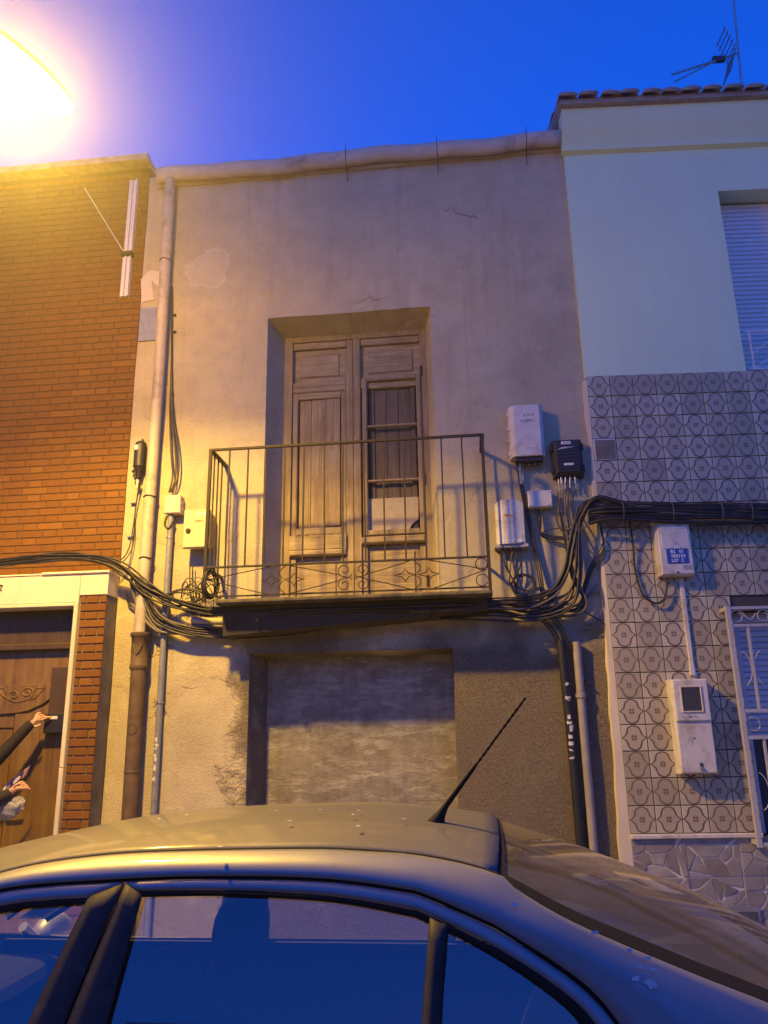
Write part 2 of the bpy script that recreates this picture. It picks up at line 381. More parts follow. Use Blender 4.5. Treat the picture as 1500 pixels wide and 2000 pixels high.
MT['taupe_pipe'] = plain('weathered_grey_pipe', (.30,.27,.25), .65, 0, .2, 9, .2, dirt=((.50,.44,.38), 5, .62))
MT['clay'] = plain('brown_clay_pipe', (.125,.080,.042), .65, 0, .25, 14, .3, dirt=((.08,.05,.03), 5, .55))
MT['black_plastic'] = plain('black_plastic', (.018,.018,.022), .5, 0, .2, 25)
MT['cable'] = plain('black_cable', (.022,.019,.018), .48, 0, .4, 8, dirt=((.09,.07,.055), 6, .55))
MT['cable_grey'] = plain('grey_cable', (.12,.105,.095), .5, 0, .25, 8)
MT['steel'] = plain('dull_steel', (.45,.44,.42), .4, .8, .15, 30)
MT['sticker'] = plain('torn_white_sticker', (.66,.65,.63), .7, 0, .1, 60, dirt=((.25,.25,.27), 90, .55))
MT['blue_plate'] = plain('blue_enamel', (.03,.07,.36), .4)
MT['white_print'] = plain('white_print', (.80,.80,.80), .5)
MT['dark_print'] = plain('dark_print', (.05,.05,.06), .6)
MT['grey_print'] = plain('grey_print', (.34,.34,.37), .6)
MT['orange_print'] = plain('orange_print', (.80,.26,.08), .5)
MT['roof_tile'] = plain('roof_clay', (.33,.30,.285), .85, 0, .25, 12, .4, dirt=((.24,.21,.19), 4, .55))
MT['gutter'] = plain('pale_gutter', (.52,.47,.40), .7, 0, .12, 6, .2, dirt=((.20,.17,.15), 4, .55))
MT['cardboard'] = plain('pale_cardboard', (.42,.36,.27), .85, 0, .1, 20)
MT['asphalt'] = plain('asphalt', (.05,.05,.052), .9, 0, .3, 60, .8)
MT['paving'] = plain('pavement_slab', (.30,.28,.26), .85, 0, .15, 20, .4)
MT['alu'] = plain('pale_aluminium', (.62,.61,.62), .4, .2, .06, 30)
MT['screen'] = plain('dim_meter_window', (.06,.065,.075), .2)
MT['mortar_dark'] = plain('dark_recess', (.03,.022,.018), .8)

# ------------------------------------------------------------------ ground, road, pavement
single('ground', MB().box(-40, 40, -40, 30, -.5, -.02), MT['asphalt'], None, None, (0,0,-.02), kind='structure')
single('road', MB().box(-38, 38, -12.29, -2.96, -.4, 0.0), MT['asphalt'], None, None, (0,-7,0), kind='structure')
kerb = MB()
for i in range(-14, 14): kerb.box(i*1.0+.005, i*1.0+.995, -2.95, -2.80, -.3, .125)
single('kerb', kerb, MT['paving'], None, None, (0,-2.9,0), kind='structure', bevel=.012)
pv = MB().box(-38, 38, -2.79, .3, -.3, .108)
pav = single('pavement', pv, MT['grout'], None, None, (0,-1.4,0), kind='structure')
slab_me = MB().box(-.197, .197, -.197, .197, -.02, .012).mesh('paving_slab')
slab_me.materials.append(MT['paving'])
for i in range(-13, 9):
    for j in range(7):
        s = link('paving_slab', slab_me, None, pav); s.location = (i*.4, .0 + 1.2 - j*.4 + .1*0, .11)

# ------------------------------------------------------------------ unseen houses over the street, added behind the camera to shade the low sky
def terrace(x0, wd, h_, mat, label):
    t = Thing('unseen_terraced_house', label, 'house', (x0+wd/2, -14.2, 0), group='unseen houses across the street')
    t.part('wall', MB().box(x0, x0+wd-.01, -20, -14.2, 0, h_), mat)
    t.part('roof', MB().box(x0-.02, x0+wd-.012, -20.2, -13.95, h_+.002, h_+.16), MT['roof_tile'])
    t.part('door', MB().box(x0+wd*.62, x0+wd*.62+.95, -14.25, -14.17, .12, 2.3), MT['wood_door'])
    for a, b, c, d in ((.15,.40,1.0,2.3),(.15,.38,3.3,4.7),(.62,.85,3.3,4.7)):
        w_ = t.part('window', MB().box(x0+wd*a, x0+wd*b, -14.25, -14.17, c, d), MT['white_metal']); t.part('pane', MB().box(x0+wd*a+.07, x0+wd*b-.07, -14.24, -14.16, c+.07, d-.07), MT['screen'], w_)
terrace(-9.6, 4.6, 5.4, MT['cream'], 'unseen cream house across the street facing the brick house')
terrace(-5.0, 4.9, 5.7, MT['plaster'], 'unseen plain plastered house across the street facing the balcony')
terrace(-.1, 4.7, 5.3, MT['mint'], 'unseen pale green house across the street facing the tiled house')
terrace(4.6, 4.9, 5.6, MT['cream'], 'second unseen cream house across the street beyond the pale green one')
single('far_pavement', MB().box(-38, 38, -14.3, -12.3, -.3, .11), MT['paving'], None, None, (0,-13,0), kind='structure')

# ------------------------------------------------------------------ old plastered house (middle)
XL = -3.106
def wall_grid(x0, x1, z0, z1, holes, step=.06, out=0.0, amp=.006, seed=0.0):
    """front wall sheet with rectangular holes, gently uneven; one connected surface"""
    def cuts(a, b, ks):
        ks = sorted({a, b, *[k for k in ks if a < k < b]}); r_ = []
        for q0, q1 in zip(ks, ks[1:]):
            n = max(1, round((q1-q0)/step)); r_ += [q0 + (q1-q0)*i/n for i in range(n)]
        return r_ + [ks[-1]]
    xs = cuts(x0, x1, [h[i] for h in holes for i in (0,1)]); zs = cuts(z0, z1, [h[i] for h in holes for i in (2,3)])
    mb = MB(); idx = {}
    def vid(i, j):
        if (i,j) not in idx:
            x, z = xs[i], zs[j]; d = amp * noise.noise(Vector((x*1.7+seed, z*1.7, 3.1))) + amp*.4*noise.noise(Vector((x*6+seed, z*6, 9.)))
            idx[(i,j)] = len(mb.v); mb.v.append((x, -out - d, z))
        return idx[(i,j)]
    for i in range(len(xs)-1):
        for j in range(len(zs)-1):
            cx, cz = (xs[i]+xs[i+1])/2, (zs[j]+zs[j+1])/2
            if any(h[0] < cx < h[1] and h[2] < cz < h[3] for h in holes): continue
            mb.f.append((vid(i,j), vid(i+1,j), vid(i+1,j+1), vid(i,j+1)))
    return mb
H1 = (-1.80, -.232, 2.70, 5.525)      # balcony door opening
H2 = (-1.883, -.150, .95, 2.325)      # walled-up window
oh = Thing('plastered_house', 'old house of stained peeling plaster with iron balcony and weathered wooden door', 'house', (-1, 0, 0))
oh.part('wall', wall_grid(XL+.002, XS+.02, -.05, 7.27, [H1, H2], amp=.011), MT['plaster'], smooth=60)
# reveals
RV = .30
I1 = (-1.690, -.302, 2.70, 5.44)
rv = MB()
def reveal(mb, H, I, depth, lip=.004):
    o = [(H[0], lip, H[2]), (H[1], lip, H[2]), (H[1], lip, H[3]), (H[0], lip, H[3])]
    i_ = [(I[0], depth, I[2]), (I[1], depth, I[2]), (I[1], depth, I[3]), (I[0], depth, I[3])]
    for k in range(4):
        q = (k+1) % 4; n = 8; P = []
        for a in range(n+1):
            row = []
            for b in range(5):
                p0 = Vector(o[k]).lerp(Vector(o[q]), a/n); p1 = Vector(i_[k]).lerp(Vector(i_[q]), a/n)
                row.append(p0.lerp(p1, b/4))
            P.append(row)
        mb.grid(P)
reveal(rv, H1, I1, RV); oh.part('door_reveal', rv, MT['plaster'])
I2 = (m(521, 1430, -RV)[0], -.165, .95, 2.30)
rv = MB(); reveal(rv, H2, I2, RV); oh.part('window_reveal', rv, MT['plaster'])
oh.part('walled_up_window', wall_grid(I2[0]-.02, I2[1]+.02, .9, 2.34, [], .05, -RV+.004, .012, 5.), MT['trowel'], smooth=60, label='rough grey cement filling of the former window')
# body and roof behind
oh.part('side_wall', MB().box(XL+.02, XS-.01, .42, 6.0, 0, 7.2), MT['plaster'])
oh.part('roof', MB().add([(XL,.02,7.26),(XS-.02,.02,7.26),(XS-.02,3.2,8.1),(XL,3.2,8.1),(XL,.02,7.30),(XS-.02,.02,7.30),(XS-.02,3.2,8.2),(XL,3.2,8.2)],
        [(0,1,2,3),(4,5,6,7),(0,1,5,4),(1,2,6,5),(2,3,7,6),(3,0,4,7)]), MT['roof_tile'])
# eaves gutter, slightly sagging, with straps
gt = MB(); P = []
for i in range(41):
    x = XL + .12 + (XS - .03 - XL - .12)*i/40; sag = .012*math.sin(i*.9) + .018*math.sin(i*.31+1)
    row = []
    for k in range(9):
        a = math.pi*k/8; row.append((x, -.075 + .055*math.cos(a)*-1, 7.262 + sag*.7 - .105*math.sin(a)*1.15 + .0))
    row.append((x, -.01, 7.285+sag*.7)); P.append(row)
gt.grid(P); gut = oh.part('gutter', gt, MT['gutter'], smooth=70)
gut.modifiers.new('thick', 'SOLIDIFY').thickness = .012
for px in (670, 853, 1033):
    x = m(px, 285, .28)[0]
    st = MB().tube(spline([(x,-.14,7.33),(x,-.142,7.26),(x,-.13,7.19),(x,-.10,7.135),(x,-.04,7.10),(x,-.012,7.0)], 3), .004, 6)
    oh.part('gutter_strap', st, MT['iron'], gut)
oh.part('eaves_board', MB().box(XL+.1, XS-.03, -.03, .1, 7.12, 7.27), MT['plaster'])

# balcony door -----------------------------------------------------
def rect(px0, py0, px1, py1, out):
    cx, cy = (px0+px1)/2, (py0+py1)/2
    return m(px0, cy, out)[0], m(px1, cy, out)[0], m(cx, py1, out)[1], m(cx, py0, out)[1]
DO = -RV
fr = MB()
fr.fbox(I1[0]-.03, I1[0]+.075, DO-.05, DO+.03, 2.70, 5.46); fr.fbox(I1[1]-.06, I1[1]+.03, DO-.05, DO+.03, 2.70, 5.46)
fr.fbox(I1[0]+.075, I1[1]-.06, DO-.05, DO+.028, 5.39, 5.46)
bd = oh.part('balcony_door', fr, MT['wood_frame'], label='weathered double door of unpainted wood with bare panels')
xm0, xm1 = m(677, 900, DO)[0], m(706, 900, DO)[0]
def sub(name, mb, mat, lab=None, smooth=0): return oh.part(name, mb, mat, bd, smooth, label=lab)
x0, x1 = I1[0]+.075, I1[1]-.06
sub('stile', MB().fbox(xm0, (xm0+xm1)/2-.002, DO-.04, DO+.022, 2.72, 5.39, .006), MT['wood_old'])
sub('stile', MB().fbox((xm0+xm1)/2+.002, xm1, DO-.04, DO+.030, 2.72, 5.39, .006), MT['wood_old'])
zt0 = m(690, 742, DO)[1]; zt1 = m(690, 762, DO)[1]
for a, b in ((x0, xm0), (xm1, x1)):
    sub('top_rail', MB().fbox(a, b, DO-.04, DO+.015, zt1, zt0, .008), MT['wood_old_h'])
    sub('top_rail', MB().fbox(a, b, DO-.04, DO+.012, 5.32, 5.39, .006), MT['wood_old_h'])
    sub('top_panel', MB().fbox(a, b, DO-.05, DO-.02, zt0, 5.32), MT['wood_old_h'])
    sub('top_panel', MB().fbox(a+.06, b-.06, DO-.03, DO-.004, zt0+.05, 5.27, .02), MT['wood_old_h'])
# left leaf
zb = m(625, 1045, DO)[1]; zb2 = m(625, 1075, DO)[1]
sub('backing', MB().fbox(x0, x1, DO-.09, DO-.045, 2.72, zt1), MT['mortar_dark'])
lw = [x0, x0+.055, xm0-.05, xm0]
sub('stile', MB().fbox(lw[0], lw[1], DO-.05, DO+.006, zb2, zt1, .008), MT['wood_old'])
sub('stile', MB().fbox(lw[2], lw[3], DO-.05, DO+.006, zb2, zt1, .008), MT['wood_old'])
sub('cross_rail', MB().fbox(lw[1], lw[2], DO-.05, DO+.005, zt1-.07, zt1, .008), MT['wood_old_h'])
sub('cross_rail', MB().fbox(lw[1], lw[2], DO-.05, DO+.008, zb, zb+.07, .008), MT['wood_old_h'])
ws = [lw[1]+.012, lerp(lw[1], lw[2], .30), lerp(lw[1], lw[2], .62), lw[2]-.012]
for i in range(3):
    dz = (0, .0, .014)[i]
    sub('plank', MB().fbox(ws[i]+.002, ws[i+1]-.002, DO-.045, DO-.022+.006*i, zb+.07+dz, zt1-.07, .004), MT['wood_old'])
# rotten ledge under the left leaf
ro = MB(); nseg = 16
top = [(lerp(x0, xm0, i/nseg), zb - .01 + .018*noise.noise(Vector((i*.9,0,0)))) for i in range(nseg+1)]
bot = [(lerp(x0, xm0, i/nseg), zb2 + .004 + .012*noise.noise(Vector((i*1.3,5,0)))) for i in range(nseg+1)]
ro.prism(top + bot[::-1], DO-.02, DO+.045); sub('rotten_ledge', ro, MT['wood_old_h'], 'splintered pale ledge of the left leaf')
sub('ledge', MB().fbox(x0, xm0, DO-.03, DO+.050, zb2-.055, zb2, .012), MT['wood_old_h'])
def low_panel(a, b, ztop):
    sub('bottom_stile', MB().fbox(a, a+.055, DO-.05, DO+.006, 2.72, ztop, .006), MT['wood_old'])
    sub('bottom_stile', MB().fbox(b-.055, b, DO-.05, DO+.006, 2.72, ztop, .006), MT['wood_old'])
    sub('bottom_panel', MB().fbox(a+.057, b-.057, DO-.05, DO-.02, 2.72, ztop-.002), MT['wood_old_h'])
    sub('bottom_panel', MB().fbox(a+.09, b-.09, DO-.03, DO-.004, 2.83, ztop-.06, .02), MT['wood_old_h'])
    sub('cross_rail', MB().fbox(a+.055, b-.055, DO-.05, DO+.005, 2.72, 2.79, .006), MT['wood_old_h'])
low_panel(x0, xm0, zb2-.055)
# right leaf: empty glazed sash standing proud, boarded shutter behind it
s0, s1, sz0, sz1 = rect(709, 735, 826, 1045, DO+.03)
s1 = min(s1, x1+.03)
for a, b, c, d in ((s0, s0+.045, sz0, sz1), (s1-.045, s1, sz0, sz1), (s0+.045, s1-.045, sz1-.04, sz1), (s0+.045, s1-.045, sz0, sz0+.05)):
    sub('sash', MB().fbox(a, b, DO+.004, DO+.055, c, d, .008), MT['wood_frame'])
for py in (831, 938):
    z = m(765, py, DO+.03)[1]; sub('glazing_bar', MB().fbox(s0+.045, s1-.045, DO+.012, DO+.045, z-.011, z+.011, .006), MT['wood_frame'])
b0, b1 = s0+.06, s1-.06
sub('shutter_stile', MB().fbox(b0, b0+.05, DO-.05, DO-.015, sz0+.02, sz1-.02, .006), MT['wood_shutter'])
sub('shutter_stile', MB().fbox(b1-.05, b1, DO-.05, DO-.015, sz0+.02, sz1-.02, .006), MT['wood_shutter'])
sub('shutter_rail', MB().fbox(b0+.05, b1-.05, DO-.05, DO-.016, sz1-.10, sz1-.02, .006), MT['wood_shutter'])
for i in range(3):
    a, b = lerp(b0+.05, b1-.05, i/3), lerp(b0+.05, b1-.05, (i+1)/3)
    sub('plank', MB().fbox(a+.002, b-.002, DO-.05, DO-.030+.004*(i % 2), sz0+.02, sz1-.10, .003), MT['wood_shutter'])
c0, c1, cz0, cz1 = rect(716, 972, 818, 1036, DO+.01)
sub('cardboard_sheet', MB().prism([(c0,cz0),(c1-.10,cz0),(c1-.055,cz0+.06),(c1-.005,cz0+.10),(c1,cz1),(c0,cz1)], DO-.003, DO+.003), MT['cardboard'], 'torn pale sheet filling the lowest light')
sub('ledge', MB().fbox(xm1, x1, DO-.03, DO+.060, sz0-.075, sz0-.01, .012), MT['wood_old_h'])
low_panel(xm1, x1, sz0-.075)
for z in (2.95, 3.9, 5.0):
    sub('hinge', MB().tube([(x1+.01,-(DO+.035),z-.05),(x1+.01,-(DO+.035),z+.05)], .010, 8), MT['iron'])

# balcony ----------------------------------------------------------
BO = .42
bx0, bx1 = m(412, 880, BO)[0], m(941, 848, BO)[0]
zt = m(680, 864, BO)[1]; zbr = m(680, 1098, BO)[1]
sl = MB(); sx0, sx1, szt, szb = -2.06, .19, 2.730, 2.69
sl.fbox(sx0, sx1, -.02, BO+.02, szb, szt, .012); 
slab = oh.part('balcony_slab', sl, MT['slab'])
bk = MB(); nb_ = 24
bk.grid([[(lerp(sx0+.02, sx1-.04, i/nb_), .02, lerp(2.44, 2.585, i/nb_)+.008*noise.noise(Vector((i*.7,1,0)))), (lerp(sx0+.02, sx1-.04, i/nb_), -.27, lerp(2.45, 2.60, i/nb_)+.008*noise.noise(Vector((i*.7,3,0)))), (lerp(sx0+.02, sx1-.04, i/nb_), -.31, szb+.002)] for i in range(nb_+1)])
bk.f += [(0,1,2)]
oh.part('balcony_beam', bk, MT['under_slab'], slab, 40)  # uneven block under the slab, coloured dark throughout
rail = MB()
def bar(mb, p0, p1, hw, hz):
    """flat bar between two points"""
    p0, p1 = Vector(p0), Vector(p1); t = (p1-p0).normalized(); a = Vector((0,0,1)) if abs(t.z) < .9 else Vector((0,1,0))
    s_ = t.cross(a).normalized()*hw; u_ = s_.cross(t).normalized()*hz
    mb.add([p0-s_-u_, p0+s_-u_, p0+s_+u_, p0-s_+u_, p1-s_-u_, p1+s_-u_, p1+s_+u_, p1-s_+u_], [(0,1,2,3),(7,6,5,4),(0,4,5,1),(1,5,6,2),(2,6,7,3),(3,7,4,0)])
bar(rail, (bx0-.014,-BO,zt), (bx1+.014,-BO,zt), .014, .009)
bar(rail, (bx0,-BO+.014,zt), (bx0,.02,zt), .018, .009); bar(rail, (bx1,-BO+.014,zt), (bx1,.02,zt), .018, .009)
bar(rail, (bx0-.012,-BO,zbr), (bx1+.012,-BO,zbr), .012, .007)
bar(rail, (bx0,-BO+.013,zbr), (bx0,.02,zbr), .012, .007); bar(rail, (bx1,-BO+.013,zbr), (bx1,.02,zbr), .012, .007)
bar(rail, (bx0+.01,-BO+.03,szt+.03), (bx1-.01,-BO+.03,szt+.03), .008, .006)
rl = oh.part('balcony_railing', rail, MT['iron'], label='slender black iron balcony railing with scrolled foot band')
nb = 14
for i in range(nb+1):
    x = lerp(bx0, bx1, i/nb) + rnd.uniform(-.012, .012)*(0 < i < nb)
    e = i in (0, nb)
    b_ = MB(); bar(b_, (x,-BO,zt-.008), (x+rnd.uniform(-.006,.006),-BO,(szt-.01 if e else zbr+.006)), .013 if e else .0062, .013 if e else .0062)
    oh.part('post' if e else 'baluster', b_, MT['iron'], rl)
for sx in (bx0, bx1):
    for k in range(1, 4):
        b_ = MB(); y = -BO*(1-k/4); bar(b_, (sx,y,zt-.008), (sx,y,zbr+.006), .006, .006); oh.part('baluster', b_, MT['iron'], rl)
def spiral(cx, cz, r0, r1, a0, turns, n=22):
    return [(cx+lerp(r0,r1,i/n)*math.cos(a0+turns*2*math.pi*i/n), -BO, cz+lerp(r0,r1,i/n)*math.sin(a0+turns*2*math.pi*i/n)) for i in range(n+1)]
zc = (zbr+szt)/2+.01; hh = (zbr-szt)/2-.02
def wire(name, pts, r_=.0045): oh.part(name, MB().tube(pts, r_, 6), MT['iron'], rl, 80)
xc = m(690, 1120, BO)[0]
for sgn in (-1, 1):
    for up in (-1, 1):
        cx, cz_ = xc+sgn*.075, zc+up*(hh-.055)
        sp = spiral(cx, cz_, .055, .018, (-math.pi/2 if up > 0 else math.pi/2) , sgn*up*1.2)
        wire('scroll', spline([(xc+sgn*.012,-BO,zc+up*.02),(xc+sgn*.03,-BO,cz_-up*.06)], 4) + sp)
    # long crossing bows towards the quatrefoils
    q = m(815 if sgn > 0 else 552, 1130, BO)[0]
    wire('bow', spline([(xc+sgn*.10,-BO,zc+.02),(xc+sgn*.25,-BO,zc+.055),(q-sgn*.06,-BO,zc+hh)], 6)); wire('bow', spline([(xc+sgn*.10,-BO,zc-.02),(xc+sgn*.25,-BO,zc-.055),(q-sgn*.06,-BO,zc-hh)], 6))
    for s2 in (-1, 1):
        k = q + s2*.095; st = []
        for j in range(4):
            a = math.pi/2*j; p_a = (k+.085*math.cos(a), zc+.055*math.sin(a)); b = a+math.pi/2; p_b = (k+.085*math.cos(b), zc+.055*math.sin(b))
            for t in range(5):
                tt = t/5; mx, mz = lerp(p_a[0], p_b[0], tt), lerp(p_a[1], p_b[1], tt); kk = 1-.75*math.sin(math.pi*tt)*.55
                st.append((k+(mx-k)*kk, -BO, zc+(mz-zc)*kk))
        oh.part('star', MB().tube(st, .0045, 6, closed=True), MT['iron'], rl, 80)
    for up in (-1, 1): wire('bow', spline([(q,-BO,zc+up*.01),(q+sgn*.03,-BO,zc+up*.06),(q-sgn*.02,-BO,zc+up*hh)], 5))
    e = bx1 if sgn > 0 else bx0
    wire('bow', [(q+sgn*.10,-BO,zc+hh),(e-sgn*.06,-BO,zc+.03),(e-sgn*.02,-BO,zc+.03)]); wire('bow', [(q+sgn*.13,-BO,zc-hh),(e-sgn*.02,-BO,zc+.02)])
    for up in (-1, 1): wire('scroll', spiral(e-sgn*.06, zc+up*(hh-.05), .05, .045, 0, .95))
# ------------------------------------------------------------------ brick house (left)
bh = Thing('brick_house', 'brown glazed brick house with pale marble door surround', 'house', (-4, 0, 0))
PD = .20; ZL0, ZL1 = 2.845, 3.03; XT = -3.385; ZD = 2.752
bh.part('wall', MB().box(-9, XL, .0, 6.0, 2.8, 7.40).box(-9, -5.4, .0, 6.0, 0, 2.8).box(-5.4, XL-.002, .25, 6.0, 0, 2.8), MT['mortar'])
bh.part('roof', MB().box(-9.1, XL+.015, -.14, 6.0, 7.402, 7.47), MT['roof_tile'])
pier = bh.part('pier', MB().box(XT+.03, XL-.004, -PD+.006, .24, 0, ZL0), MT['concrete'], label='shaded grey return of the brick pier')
BW, BH_, BP, HW = .245, .060, .070, .122
st_me = MB().fbox(-BW/2, BW/2, -.008, .006, -BH_/2, BH_/2, .004).mesh('brick'); hd_me = MB().fbox(-HW/2, HW/2, -.008, .006, -BH_/2, BH_/2, .004).mesh('brick')
st_me.materials.append(MT['brick']); hd_me.materials.append(MT['brick'])
bricks = []   # (x0,x1,z,out,parent)
row = 0; z = 3.05
while z < 7.36:
    x = XL - .003 if row % 2 == 0 else XL - .003; k = row % 2
    seq = [BW, HW] if k == 0 else [.055, HW, BW]     # alternate rows start with a stretcher or a closer
    i = 0; xr = x
    while xr > -5.6:
        wd = seq[i] if (k == 1 and i == 0) else ((BW if (i + (0 if k == 0 else 1)) % 2 == 0 else HW) if k == 0 else (HW if i % 2 == 1 else BW))
        if k == 1 and i == 0: wd = .055
        bricks.append((xr-wd, xr, z, 0.0)); xr -= wd + .010; i += 1
    z += BP; row += 1
z = ZL0 - .036; row = 0
while z > .1:
    if row % 2 == 0: segs = [(XT+.045, XT+.085), (XT+.095, XL-.075), (XL-.065, XL-.004)]
    else: segs = [(XT+.045, XL-.004)]
    for a, b in segs: bricks.append((a, b, z, PD))
    z -= BP; row += 1
def seen(b):
    p = Vector(((b[0]+b[1])/2, -b[3], b[2])) - CAM; zc_ = p.dot(CF); return -.62 < p.dot(CR)/zc_ < .62 and abs(p.dot(CU)/zc_) < .75
bricks.sort(key=lambda b: (not seen(b), (Vector(((b[0]+b[1])/2, -b[3], b[2]))-CAM).length))
far = MB()
for i, (a, b, z, o_) in enumerate(bricks):
    if i < 300:
        wd = b-a; me = st_me if abs(wd-BW) < 1e-4 else (hd_me if abs(wd-HW) < 1e-4 else None)
        if me is None:
            me = MB().fbox(-wd/2, wd/2, -.008, .006, -BH_/2, BH_/2, .004).mesh('brick'); me.materials.append(MT['brick'])
        o = link('brick', me, None, bh.e); o.location = ((a+b)/2+4, -o_, z); o.rotation_euler = (rnd.uniform(-.012,.012), rnd.uniform(-.004,.004), rnd.uniform(-.008,.008))
    else: far.fbox(a, b, o_-.008, o_+.006, z-BH_/2, z+BH_/2, .004)
bh.part('brickwork', far, MT['brick'], kind='stuff')
# marble lintel and trim
bh.part('lintel_slab', MB().fbox(XT+.028, XL+.002, -.02, PD+.012, ZL0+.002, ZL1, .004), MT['marble'])
bh.part('lintel_slab', MB().fbox(-5.45, XT+.024, -.02, PD+.012, ZD+.035, ZL1, .004), MT['marble'])
bh.part('lintel_lip', MB().fbox(-3.72, XL+.008, -.02, PD+.03, ZL1+.002, ZL1+.03, .01), MT['marble'])
bh.part('lintel_lip', MB().fbox(-5.45, -3.724, -.02, PD+.02, ZL1+.002, ZL1+.022, .008), MT['marble'])
bh.part('door_trim', MB().fbox(XT-.012, XT+.026, -.02, PD+.022, .11, 1.42, .008), MT['cream'])
bh.part('door_trim', MB().fbox(XT-.012, XT+.026, -.02, PD+.022, 1.424, ZD+.033, .008), MT['cream'])
bh.part('door_trim', MB().fbox(-5.45, XT-.014, -.02, PD+.022, ZD, ZD+.033, .008), MT['cream'])
bh.part('numeral', MB().tube([(p[0], -PD-.016, p[1]) for p in [m(-16,1150,.21), m(-4,1142,.21), m(6,1144,.21), m(1,1151,.21), m(4,1154,.21)]], .006, 6), MT['dark_print'])
# door
DL = .04
leaf = bh.part('house_door', MB().fbox(-4.46, XT-.014, -.10, DL-.02, .11, 2.42, .004), MT['wood_door'], label='varnished wooden front door with carved top panel')
bh.part('transom', MB().fbox(-5.4, XT-.014, -.12, DL+.01, 2.43, ZD+.03, .006), MT['wood_dark_shaded'])
bh.part('transom_rail', MB().fbox(-5.4, XT-.014, -.12, DL+.04, 2.40, 2.46, .01), MT['wood_dark_shaded'])
bh.part('neighbour_leaf', MB().fbox(-5.4, -4.47, -.10, DL-.02, .11, 2.40, .004), MT['wood_door'])
def dl(px, py): return m(px, py, DL)
arc = [dl(px, py) for px, py in [(-95,1370),(-60,1385),(-30,1393),(0,1395),(30,1393),(55,1388),(85,1374)]]
topz = dl(40,1337)[1]
arc = [(min(a, XT-.09), b) for a, b in arc]
bh.part('carved_panel', MB().prism([(-4.40, topz)] + [(-4.40, arc[0][1])] + arc + [(XT-.09, topz)], DL-.02, DL), MT['wood_door'], leaf, bevel=.004)
def dl3(px, py): u_, z_ = dl(px, py); return (u_, -DL-.001, z_)
for cpx, cpy, sx, rd in ((53,1353,1,.062), (27,1358,-1,.05)):
    cx, cz_ = dl(cpx, cpy); a0 = -math.pi/2
    sp = [(cx+lerp(rd,.012,i/34)*math.cos(a0+sx*1.6*2*math.pi*i/34)*1.1, -DL-.001, cz_+lerp(rd*.85,.010,i/34)*math.sin(a0+sx*1.6*2*math.pi*i/34)) for i in range(35)]
    tl = [dl3(cpx-sx*(-34), 1345), dl3(cpx+sx*26, 1352), dl3(cpx+sx*18, 1361), dl3(cpx+sx*8, 1366)]
    bh.part('carved_scroll', MB().tube(spline(tl, 5) + sp[1:], .0065, 6), MT['wood_door'], leaf, 80)
    bh.part('carved_scroll', MB().tube(spline([dl3(cpx+sx*36,1343), dl3(cpx+sx*20,1344), dl3(cpx+sx*14,1350)], 5), .005, 6), MT['wood_door'], leaf, 80)
bh.part('carved_scroll', MB().tube(spline([dl3(15,1366), dl3(28,1371), dl3(41,1370), dl3(55,1366)], 5), .0055, 6), MT['wood_door'], leaf, 80)
def below(a): return [(x_, z_-.025) for x_, z_ in a]
gx = dl(20, 1470)[0]; arcb = below(arc)
l_ = [p for p in arcb if p[0] < gx-.01]; r__ = [p for p in arcb if p[0] > gx+.01]
bh.part('plank', MB().prism([(-4.40,.16), (gx-.006,.16), (gx-.006, dl(20,1425)[1]), (-4.40, dl(20,1425)[1])], DL-.02, DL-.002), MT['wood_door'], leaf, bevel=.004)
bh.part('plank', MB().prism([(gx+.006,.16), (XT-.09,.16), (XT-.09, r__[-1][1])] + r__[::-1] + [(gx+.006, r__[0][1])], DL-.02, DL-.001), MT['wood_door'], leaf, bevel=.004)
bh.part('head_rail', MB().prism([(-4.40, dl(20,1421)[1]), (gx+.0, dl(20,1421)[1])] + [(gx, l_[-1][1])] + l_[::-1] + [(-4.40, l_[0][1])], DL-.02, DL-.002), MT['wood_door'], leaf)
hx, hz = dl(30, 1580)
bh.part('door_handle', MB().tube(spline([(hx-.05,-DL,hz),(hx-.05,-DL-.05,hz),(hx+.0,-DL-.06,hz),(hx+.10,-DL-.06,hz+.008)], 4), .011, 8), MT['steel'], leaf, 80)
# intercom board on the jamb
ix0, ix1 = m(97,1365,.1)[0], XT-.016
iz0, iz1 = m(105,1432,.1)[1], m(108,1303,.1)[1]
ic = Thing('intercom_panel', 'narrow dark brown upright panel on the jamb of the wooden door', 'panel', ((ix0+ix1)/2, -DL, iz0))
ic.part('body', MB().fbox(ix0, ix1, DL, .11, iz0, iz1, .006), MT['wood_dark_shaded'])
ic.part('button_block', MB().fbox(ix0-.02, ix1-.01, DL+.0, .125, iz0+.0, iz0+.16, .008), MT['black_plastic'])
tx, tz = m(104,1402,.13); ic.part('tag', MB().fbox(tx-.03, tx+.035, .12, .128, tz-.012, tz+.014, .002), MT['sticker'])

